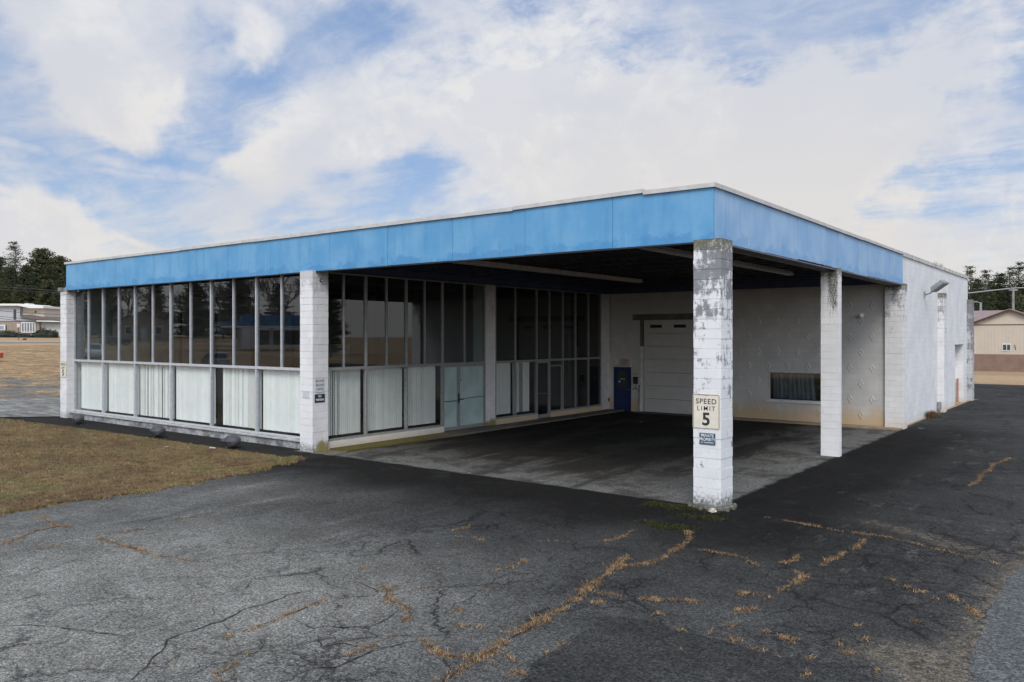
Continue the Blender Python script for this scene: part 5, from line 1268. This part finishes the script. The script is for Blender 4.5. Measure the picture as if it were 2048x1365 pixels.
# ------------------------------------------------------------------ cars
def car(name,body_c,loc,rz,label,L=4.5,suv=False,grp=None):
    t=empty(name,loc,rz,label,'car',grp); W=.88; h=1.62 if suv else 1.42
    paint=simple(label[:18]+' paint',body_c,.3,.2,.04,3)
    if suv: prof=[(-L/2,.35),(-L/2,.95),(-L/2+.15,1.02),(-L/2+.30,h-.05),(-L/2+.5,h),(.35,h),(1.15,1.05),(L/2-.15,.92),(L/2,.75),(L/2,.35)]
    else: prof=[(-L/2,.38),(-L/2,.88),(-L/2+.75,.98),(-L/2+1.35,h-.03),(-.1,h),(.45,h-.05),(1.15,.98),(L/2-.2,.82),(L/2,.65),(L/2,.35)]
    mb=MB(); n=len(prof); sl=lambda z:W-(.0 if z<1. else (z-1.)*.42)
    for s in (-1,1): mb.v+=[(a,s*sl(b),b) for a,b in prof]
    mb.f.append(tuple(range(n))); mb.f.append(tuple(range(2*n-1,n-1,-1)))
    for i in range(n): j=(i+1)%n; mb.f.append((i,n+i,n+j,j))
    mb.box(-L/2+.3,L/2-.3,-W+.05,W-.05,.22,.36); mb.obj('body',paint,t,bevel=.04)
    mb=MB()
    if suv: gp=[(-L/2+.28,1.08),(-L/2+.45,h-.12),(.28,h-.12),(.85,1.08)]
    else: gp=[(-L/2+1.0,1.03),(-L/2+1.45,h-.1),(.3,h-.1),(.88,1.03)]
    for s in (-1,1): mb.poly([(a,s*(sl(b)+.012),b) for a,b in (gp if s<0 else gp[::-1])])
    mb.obj('side_window',M['black'],t)
    mb=MB(); a,b=(prof[2],prof[3]); mb.quad((a[0]-.012,-.65,a[1]+.06),(b[0]-.012,-.6,b[1]-.05),(b[0]-.012,.6,b[1]-.05),(a[0]-.012,.65,a[1]+.06)); mb.obj('rear_window',M['black'],t)
    a,b=(prof[5],prof[6]); mb=MB(); mb.quad((a[0]+.05,-.62,a[1]-.04),(b[0]+.03,-.7,b[1]+.08),(b[0]+.03,.7,b[1]+.08),(a[0]+.05,.62,a[1]-.04)); mb.obj('windscreen',M['black'],t)
    for sx_ in (-1,1):
        for sy_ in (-1,1):
            mb=MB(); mb.lathe([(.30,-.1),(.33,-.06),(.33,.08),(.30,.11)],(sx_*L*.30,sy_*(W-.12),.33),(0,sy_,0),16); w=mb.obj('wheel',M['black'],t)
            mb=MB(); mb.lathe([(.19,0),(.17,.015)],(sx_*L*.30,sy_*(W-.005),.33),(0,sy_,0),12); mb.obj('rim',M['steel'],w)
    tl=simple('tail lamp',(.55,.06,.02),.3,0,.1,5)
    for s in (-1,1):
        mb=MB(); mb.box(-L/2-.02,-L/2+.1,s*.62-.14,s*.62+.14,.72,.90); mb.obj('tail_light',tl,t)
        mb=MB(); mb.box(L/2-.10,L/2+.02,s*.62-.14,s*.62+.14,.58,.70); mb.obj('headlight',M['litter'],t)
    return t
x_,y_=at(-50.,77); car('parked_car',(.45,.08,.02),(x_,y_,terr(x_,y_)),YAW+R(180),'orange red car whose tail just enters at the left edge of the field',L=4.4)
car('parked_car',(.62,.63,.64),(-85.4,-26.5,terr(-85.4,-26.5)),R(25),'white car parked in the field, seen reflected in the leftmost panes',L=4.6,suv=True)
car('parked_car',(.04,.04,.05),(-118.9,-45.3,terr(-118.9,-45.3)),R(70),'dark car on the road, reflected in the left panes above the white car',L=4.8)
car('parked_car',(.30,.31,.32),(-63.,-27.5,terr(-63,-27.5)),R(200),'silver car reflected in the fifth bay of the long front',L=4.6,suv=True)

# ------------------------------------------------------------------ tan shed at the right
t=empty('tan_shed',(-2.52,77.,0),0,'tan metal shed with a brown base band and a red brown roof','shed')
tan=simple('tan ribbed metal',(.50,.435,.35),.7,0,.05,1.); tb=simple('brown base metal',(.21,.135,.10),.75,0,.18,1.2); rr=simple('red brown metal roof',(.25,.18,.165),.6,.1,.15,2.); dk=simple('dark brown trim',(.05,.03,.028),.6,0,.1,3)
e=4.65; r_=6.1; hw=3.5
prism_xz(MB(),[(-hw,1.7),(hw,1.7),(hw,e),(0,r_-.05),(-hw,e)],0,4).obj('gable_wall',tan,t)
mb=MB()
for i in range(24): q=-hw+.15+i*.3; mb.box(q,q+.05,-.02,.0,1.72,e-.02+(0))
mb.obj('ribs',tan,t)
mb=MB(); mb.box(-hw-.02,hw+.02,-.03,4,-.1,1.7); mb.box(-hw-12,-hw-.02,1.5,9,-.1,1.7); mb.obj('base_band',tb,t)
mb=MB(); mb.box(-hw-12,-hw,1.6,9,1.7,e); mb.obj('side_wall',tan,t)
prism_xz(MB(),[(-hw-.25,e-.10),(0,r_-.02),(hw+.25,e-.10),(hw+.25,e+.04),(0,r_+.12),(-hw-.25,e+.04)],-.3,4).obj('gable_roof',rr,t)
prism_xz(MB(),[(-hw-.30,e-.20),(0,r_-.12),(hw+.3,e-.2),(hw+.3,e-.02),(0,r_+.06),(-hw-.3,e-.02)],-.36,-.3).obj('rake_trim',dk,t)
mb=MB(); n=len(mb.v); mb.v+=[(-hw-12,.9,e+.02),(-.05,.9,e+.02),(-.05,5.,r_+.10),(-hw-12,5.,r_+.10),(-hw-12,9.2,e),(-.05,9.2,e)]; mb.f+=[(0,1,2,3),(3,2,5,4)]; 
mb.obj('main_roof',rr,t)
mb=MB(); mb.box(-hw-.01,hw+.01,-.035,-.001,e-.06,e+.02); mb.obj('eave_trim',dk,t)
mb=MB(); mb.box(-.68,.12,-.06,0,2.0,2.75) if False else mb.box(-.62,.14,-.06,0,2.02,2.78); o=mb.obj('window',M['gdoor_frame'],t)
mb=MB(); mb.box(-.55,-.27,-.07,-.061,2.12,2.66); mb.box(-.21,.07,-.07,-.061,2.12,2.66); mb.obj('pane',simple('greenish pane',(.06,.07,.05),.2,0,.3,3),o)
mb=MB(); mb.tube([(.42,-.03,2.65),(.52,-.05,2.2)],.03,5); mb.tube([(-3.3,-.04,4.0),(-3.4,-.04,2.6),(-3.1,-.04,1.9)],.015,4); mb.obj('pipe',dk,t)

# poles and wires
def wires(name,lab,segs,r=.022):
    mb=MB()
    for a,b,sag in segs:
        a=Vector(a);b=Vector(b); pts=[a+(b-a)*(i/12)-Vector((0,0,sag*4*(i/12)*(1-i/12))) for i in range(13)]; mb.tube(pts,r,4,cap=False)
    o=mb.obj(name,M['joist']); tag(o,lab,'wires'); return o
def P3d(px,py,d):
    x,y=at(px,d); return (x,y,CH+(672.5-py)/1601.7*d)
wires('overhead_wire','pair of thin overhead wires crossing the evergreens at the far left',[(P3d(-60,568,120),P3d(260,588,95),.2),(P3d(-60,574,120),P3d(260,590,95),.2)],.03)
wires('overhead_wire','three sagging wires crossing in front of the split level house',[(P3d(-60,616,105),P3d(260,632,90),.3),(P3d(-60,626,105),P3d(260,645,90),.35),(P3d(-60,628,105),P3d(260,650,90),.5)],.028)
wires('overhead_wire','pale thick cable running to the pole behind the tan shed',[(P3d(1800,602,80),P3d(2024,577,95),.0),(P3d(2024,577,95),P3d(2200,570,95),.0)],.065).data.materials[0]=simple('pale cable',(.30,.30,.29),.6,0,.1,2)
wires('overhead_wire','thin dark wires falling to the right of the pole behind the tan shed',[(P3d(2028,606,92),P3d(2160,650,80),.2),(P3d(2026,600,92),P3d(2160,642,80),.2)],.03)
x_,y_=at(2026.5,95); t=empty('utility_pole',(x_,y_,0),YAW,'grey wooden pole rising behind the tan shed','pole'); mb=MB(); mb.tube([(0,0,0),(0,0,9.2)],.17,8,.13); mb.obj('pole',simple('weathered pole wood',(.24,.25,.22),.9,0,.2,2),t); mb=MB(); mb.box(-.5,.5,-.06,.06,8.9,9.05); mb.obj('crossarm',M['steel'],t)
x_,y_=at(1961.5,100); t=empty('street_lamp',(x_,y_,0),YAW,'small street lamp on a short pole behind the shed roof','street lamp'); mb=MB(); mb.tube([(0,0,0),(0,0,7.7)],.13,6); mb.obj('pole',M['steel'],t); mb=MB(); mb.tube([(0,0,7.6),(-.5,0,7.8)],.06,5); mb.box(-.85,-.4,-.1,.1,7.72,7.85); mb.obj('lamp_head',M['steel'],t)

# ------------------------------------------------------------------ across the road (seen in the glass)
def ref_house(x,y,rz,w,d,h,rh,wall,roof,lab,name='house'):
    t=empty(name,(x,y,terr(x,y)),rz,lab,'house'); prism_xz(MB(),[(-w/2,-.3),(w/2,-.3),(w/2,h),(0,h+rh),(-w/2,h)],-d/2,d/2).obj('wall',wall,t)
    mb=MB()
    for s in (-1,1): mb.quad((0,-d/2-.4,h+rh+.15),(s*(w/2+.4),-d/2-.4,h-.05),(s*(w/2+.4),d/2+.4,h-.05),(0,d/2+.4,h+rh+.15))
    mb.obj('roof',roof,t)
    for q in (-w/4,w/4):
        mb=MB(); mb.box(q-.6,q+.6,d/2+.0,d/2+.05,1.,2.5); o=mb.obj('window',white,t); mb=MB(); mb.box(q-.5,q+.5,d/2+.051,d/2+.06,1.1,2.4); mb.obj('pane',M['black'],o)
    mb=MB(); mb.box(-.5,.5,d/2+.0,d/2+.06,0,2.2); mb.obj('door',siding,t); return t
ref_house(-139.6,-60.5,R(-65),10,9,3.,2.4,simple('brown siding',(.26,.21,.16),.8,0,.1,2),rbrown,'brown gabled house reflected in the left panes')
ref_house(-146,-50,R(-70),5,7,2.4,3.0,cream,simple('tan steep roof',(.34,.27,.2),.9,0,.1,2),'small tan house with a steep roof, reflected at the left end of the glass')
t=empty('fuel_station',(-104.,-65.,terr(-104,-65)),R(-58),'white fuel station with bright blue bands reflected beside the canopy corner pillar','shop')
stw=simple('station white',(.60,.62,.64),.5,0,.05,2); stb=simple('station blue',(.03,.13,.30),.5,0,.05,2)
mb=MB(); mb.box(-6,6,-4,4,-.3,3.6); mb.obj('wall',stw,t); mb=MB(); mb.box(-6.1,6.1,-4.1,4.1,3.6,5.0); mb.obj('blue_band',stb,t); mb=MB(); mb.box(-4,4,4.0,4.06,.3,2.6); mb.obj('shop_window',M['black'],t)
t=empty('fuel_canopy',(-93.,-55.5,terr(-93,-55.5)),R(-58),'blue edged fuel canopy on white posts reflected beside the canopy corner pillar','canopy')
mb=MB(); mb.box(-7,7,-3.5,3.5,3.5,4.2); mb.obj('roof',stb,t); mb=MB(); mb.box(-7.02,7.02,-3.52,3.52,3.3,3.5); mb.obj('roof_edge',stw,t)
for q in (-4.5,0,4.5): mb=MB(); mb.box(q-.25,q+.25,-.25,.25,-.3,3.3); mb.obj('post',stw,t)
for i,(x_,y_) in enumerate(((-85.1,-33.),(-81.8,-41.9),(-116,-28),(-70,-58))):
    t=empty('utility_pole',(x_,y_,terr(x_,y_)),R(30),['leaning utility pole mirrored in the third bay','utility pole with a transformer mirrored in the fifth bay','utility pole mirrored in the second bay','utility pole mirrored next to the canopy corner pillar'][i],'pole','utility poles across the road')
    mb=MB(); mb.tube([(0,0,0),(.4 if i==0 else 0,0,10.5)],.16,7,.11); mb.obj('pole',M['bark'],t); mb=MB(); mb.box(-1,1,-.06,.06,9.6,9.75); mb.obj('crossarm',M['bark'],t); mb=MB(); mb.lathe([(.22,0),(.22,.8)],(.3,0,8.2),(0,0,1),8); mb.obj('transformer',M['steel'],t)
wires('overhead_wire','utility wires strung along the road, mirrored in the long front',[((-116,-28,11.),(-85.1,-33,10.5),.6),((-85.1,-33,10.6),(-81.8,-41.9,10.6),.1),((-81.8,-41.9,10.6),(-70,-58,10.),.4),((-85,-33,10),(-70,-58,9.4),.6),((-116,-28,12.),(-150,-10,13.),.6),((-70,-58,10.),(-40,-95,10.),.8)],.035)

# ------------------------------------------------------------------ sky, sun, camera
SUN_EL,SUN_AZ=R(45),R(150)       # azimuth measured from +Y clockwise: sun behind the camera to the right
w=G('World','world'); SC.world=w.m
sky=w.N('ShaderNodeTexSky'); sky.sky_type='NISHITA'; sky.sun_disc=False; sky.sun_elevation=SUN_EL; sky.sun_rotation=SUN_AZ; sky.altitude=50; sky.air_density=1.0; sky.dust_density=.5; sky.ozone_density=2.5
Dv=w.N('ShaderNodeTexCoord').outputs['Generated']; dn=w.vm('NORMALIZE',Dv); x,y,z=w.sep(dn)
zz=w.mt('MAXIMUM',z,.0); den=w.mt('ADD',zz,.10)
pl=w.xyz(w.mt('DIVIDE',x,den),w.mt('DIVIDE',y,den),0.)
wp=w.vm('ADD',pl,w.vm('SCALE',w.vm('SUBTRACT',w.noise(pl,1.1,4,.6,0,True),(.5,.5,.5)),sc=.55))
def rotp(v,a,sx,sy):
    m=w.N('ShaderNodeMapping'); m.inputs['Rotation'].default_value=(0,0,a); m.inputs['Scale'].default_value=(sx,sy,1); w.set(m.inputs['Vector'],v); return m.outputs[0]
wd0=w.vm('ADD',dn,w.vm('SCALE',w.vm('SUBTRACT',w.noise(dn,9.,4,.6,0,True),(.5,.5,.5)),sc=.05))
n1=w.noise(wp,1.0,9,.60)                        # broad cumulus sheets
n2=w.noise(rotp(wp,R(35),.7,2.6),1.3,8,.62,.3)    # wind drawn streaks
n3=w.noise(w.vm('MULTIPLY',wd0,(1.,1.,1.9)),24.,5,.62,.2)         # mackerel ripples
n4=w.noise(w.vm('MULTIPLY',dn,(1.,1.,1.7)),6.,9,.60,.15)
cov=w.mt('ADD',w.mt('MULTIPLY',n1,.28),w.mt('MULTIPLY',n2,.20)); cov=w.mt('ADD',cov,w.mt('MULTIPLY',n4,.52)); cov=w.mt('ADD',cov,w.mt('MULTIPLY',w.mt('SUBTRACT',n3,.5),w.mr(w.vm('DOT_PRODUCT',dn,tuple(Vector((-.30,.87,.39)).normalized())),.90,.985,.06,.42)))
def pxdir(px,py):
    s,c=-math.sin(YAW),math.cos(YAW); t=(px-1024)/1601.7; u=(672.5-py)/1601.7; v=Vector((s+t*c,c-t*s,u)); v.normalize(); return v
wd=w.vm('NORMALIZE',w.vm('ADD',dn,w.vm('SCALE',w.vm('SUBTRACT',w.noise(dn,4.5,5,.62,0,True),(.5,.5,.5)),sc=.16)))
def blob(px,py,deg,wt,ex=1.,tilt=0):
    c=pxdir(px,py); u=Vector((0,0,1)).cross(c).normalized(); v=c.cross(u)
    if tilt: u,v=u*math.cos(tilt)+v*math.sin(tilt),v*math.cos(tilt)-u*math.sin(tilt)
    a=w.vm('DOT_PRODUCT',wd,tuple(u)); b=w.vm('DOT_PRODUCT',wd,tuple(v)); f=w.vm('DOT_PRODUCT',wd,tuple(c))
    s=math.sin(R(deg)); a=w.mt('DIVIDE',a,s*ex); b=w.mt('DIVIDE',b,s)
    r=w.mt('SQRT',w.mt('ADD',w.mt('MULTIPLY',a,a),w.mt('MULTIPLY',b,b)))
    return w.mt('MULTIPLY',w.mt('MULTIPLY',w.mr(r,.15,1.25,wt,0.),1.),w.mr(f,0.,.3))
acc=None
for bl in BLOBS:
    q=blob(*bl); acc=q if acc is None else w.mt('ADD',acc,q)
cov=w.mt('ADD',cov,acc)
hz=w.mr(z,.0,.14,.22,0.); cov=w.mt('ADD',cov,hz)
mask=w.mr(cov,.40,.63,0.,1.)
thin=w.mr(w.mt('ADD',w.mt('MULTIPLY',n2,.5),w.mt('MULTIPLY',n4,.5)),.36,.62,.12,.74); mask=w.mt('SUBTRACT',1.,w.mt('MULTIPLY',w.mt('SUBTRACT',1.,mask),w.mt('SUBTRACT',1.,thin)))
def streak(p0,p1,wid,amt):
    a=pxdir(*p0); b=pxdir(*p1); nrm=a.cross(b).normalized(); m_=(a+b).normalized(); half=a.angle(b)/2
    dd=w.mt('ABSOLUTE',w.vm('DOT_PRODUCT',w.vm('NORMALIZE',w.vm('ADD',dn,w.vm('SCALE',w.vm('SUBTRACT',w.noise(dn,22,4,.6,0,True),(.5,.5,.5)),sc=.012))),tuple(nrm)))
    return w.mt('MULTIPLY',w.mt('MULTIPLY',w.mr(dd,0.,R(wid),amt,0.),w.mr(w.noise(dn,16,4,.6),.3,.6,.35,1.)),w.mr(w.vm('DOT_PRODUCT',dn,tuple(m_)),math.cos(half*1.5),math.cos(half*.6)))
for p0,p1,wd_,am in STREAKS:
    mask=w.mt('MAXIMUM',mask,streak(p0,p1,wd_,am))
# cloud colour: white lit parts, slightly grey lilac thick parts, warm near the horizon
e1=w.noise(w.vm('ADD',wd,(.013,-.008,-.035)),6.,7,.6); e2=w.noise(wd,6.,7,.6)
lit=w.mr(w.mt('SUBTRACT',e2,e1),-.05,.05)
shade=w.mr(w.mt('ADD',w.mt('MULTIPLY',n4,.5),w.mt('MULTIPLY',w.noise(wd,2.6,6,.6),.5)),.44,.56)
cc=w.mix(shade,(.81,.81,.82),(.61,.65,.74)); cc=w.mix(w.mt('MULTIPLY',w.mt('SUBTRACT',1.,lit),.6),cc,(.60,.635,.73)); cc=w.mix(w.mt('MULTIPLY',n3,.35),cc,(.72,.75,.82))
warm=w.mt('MULTIPLY',w.mr(z,.42,.05,0.,1.),w.mr(w.noise(dn,3.,3),.4,.6,.35,.8)); cc=w.mix(warm,cc,(.80,.755,.70))
cc=w.mix(w.mr(z,.12,.0,0.,.7),cc,(.66,.65,.645))
cc=w.vm('SCALE',cc,sc=1./SKYK)
sk=w.mix(.55,w.vm('MULTIPLY',sky.outputs[0],SKYMUL),w.vm('SCALE',(.175,.345,.69),sc=1./SKYK))
zen=w.mr(z,.35,.9,1.,.95)
col=w.mix(mask,sk,cc)
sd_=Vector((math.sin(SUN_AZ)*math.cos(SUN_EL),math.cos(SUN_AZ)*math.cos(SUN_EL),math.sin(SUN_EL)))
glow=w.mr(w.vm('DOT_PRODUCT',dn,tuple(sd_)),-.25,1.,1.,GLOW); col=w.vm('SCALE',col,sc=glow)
below=w.mr(z,-.02,.0,0.,1.); col=w.mix(below,w.vm('SCALE',(.10,.09,.08),sc=1./SKYK),col)
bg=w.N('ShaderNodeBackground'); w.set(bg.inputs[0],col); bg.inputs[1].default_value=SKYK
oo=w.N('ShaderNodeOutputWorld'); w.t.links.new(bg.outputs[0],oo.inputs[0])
SC.world.cycles.sampling_method='MANUAL'; SC.world.cycles.sample_map_resolution=1024
L=bpy.data.lights.new('sun','SUN'); L.energy=1.9; L.angle=R(25); L.color=(1.,.95,.88)
lo=bpy.data.objects.new('sun',L); COL.objects.link(lo)
sdv=Vector((math.sin(SUN_AZ)*math.cos(SUN_EL),math.cos(SUN_AZ)*math.cos(SUN_EL),math.sin(SUN_EL)))
lo.rotation_euler=sdv.to_track_quat('Z','Y').to_euler(); lo.location=(0,0,40)
cam=bpy.data.cameras.new('camera'); cam.sensor_width=36; cam.lens=1601.7/2048*36; cam.shift_y=-10.04/2048; cam.clip_end=6000; cam.clip_start=.1
co=bpy.data.objects.new('camera',cam); COL.objects.link(co); co.location=(CX,CY,CH); co.rotation_euler=(R(90),0,YAW); SC.camera=co
SC.render.engine='CYCLES'; SC.view_settings.view_transform='Standard'; SC.view_settings.look='None'; SC.view_settings.exposure=0; SC.view_settings.gamma=1
SC.cycles.max_bounces=8; SC.cycles.transparent_max_bounces=16; SC.cycles.glossy_bounces=4; SC.cycles.diffuse_bounces=4; SC.cycles.use_denoising=True; SC.cycles.caustics_reflective=False; SC.cycles.caustics_refractive=False; SC.cycles.sample_clamp_indirect=6
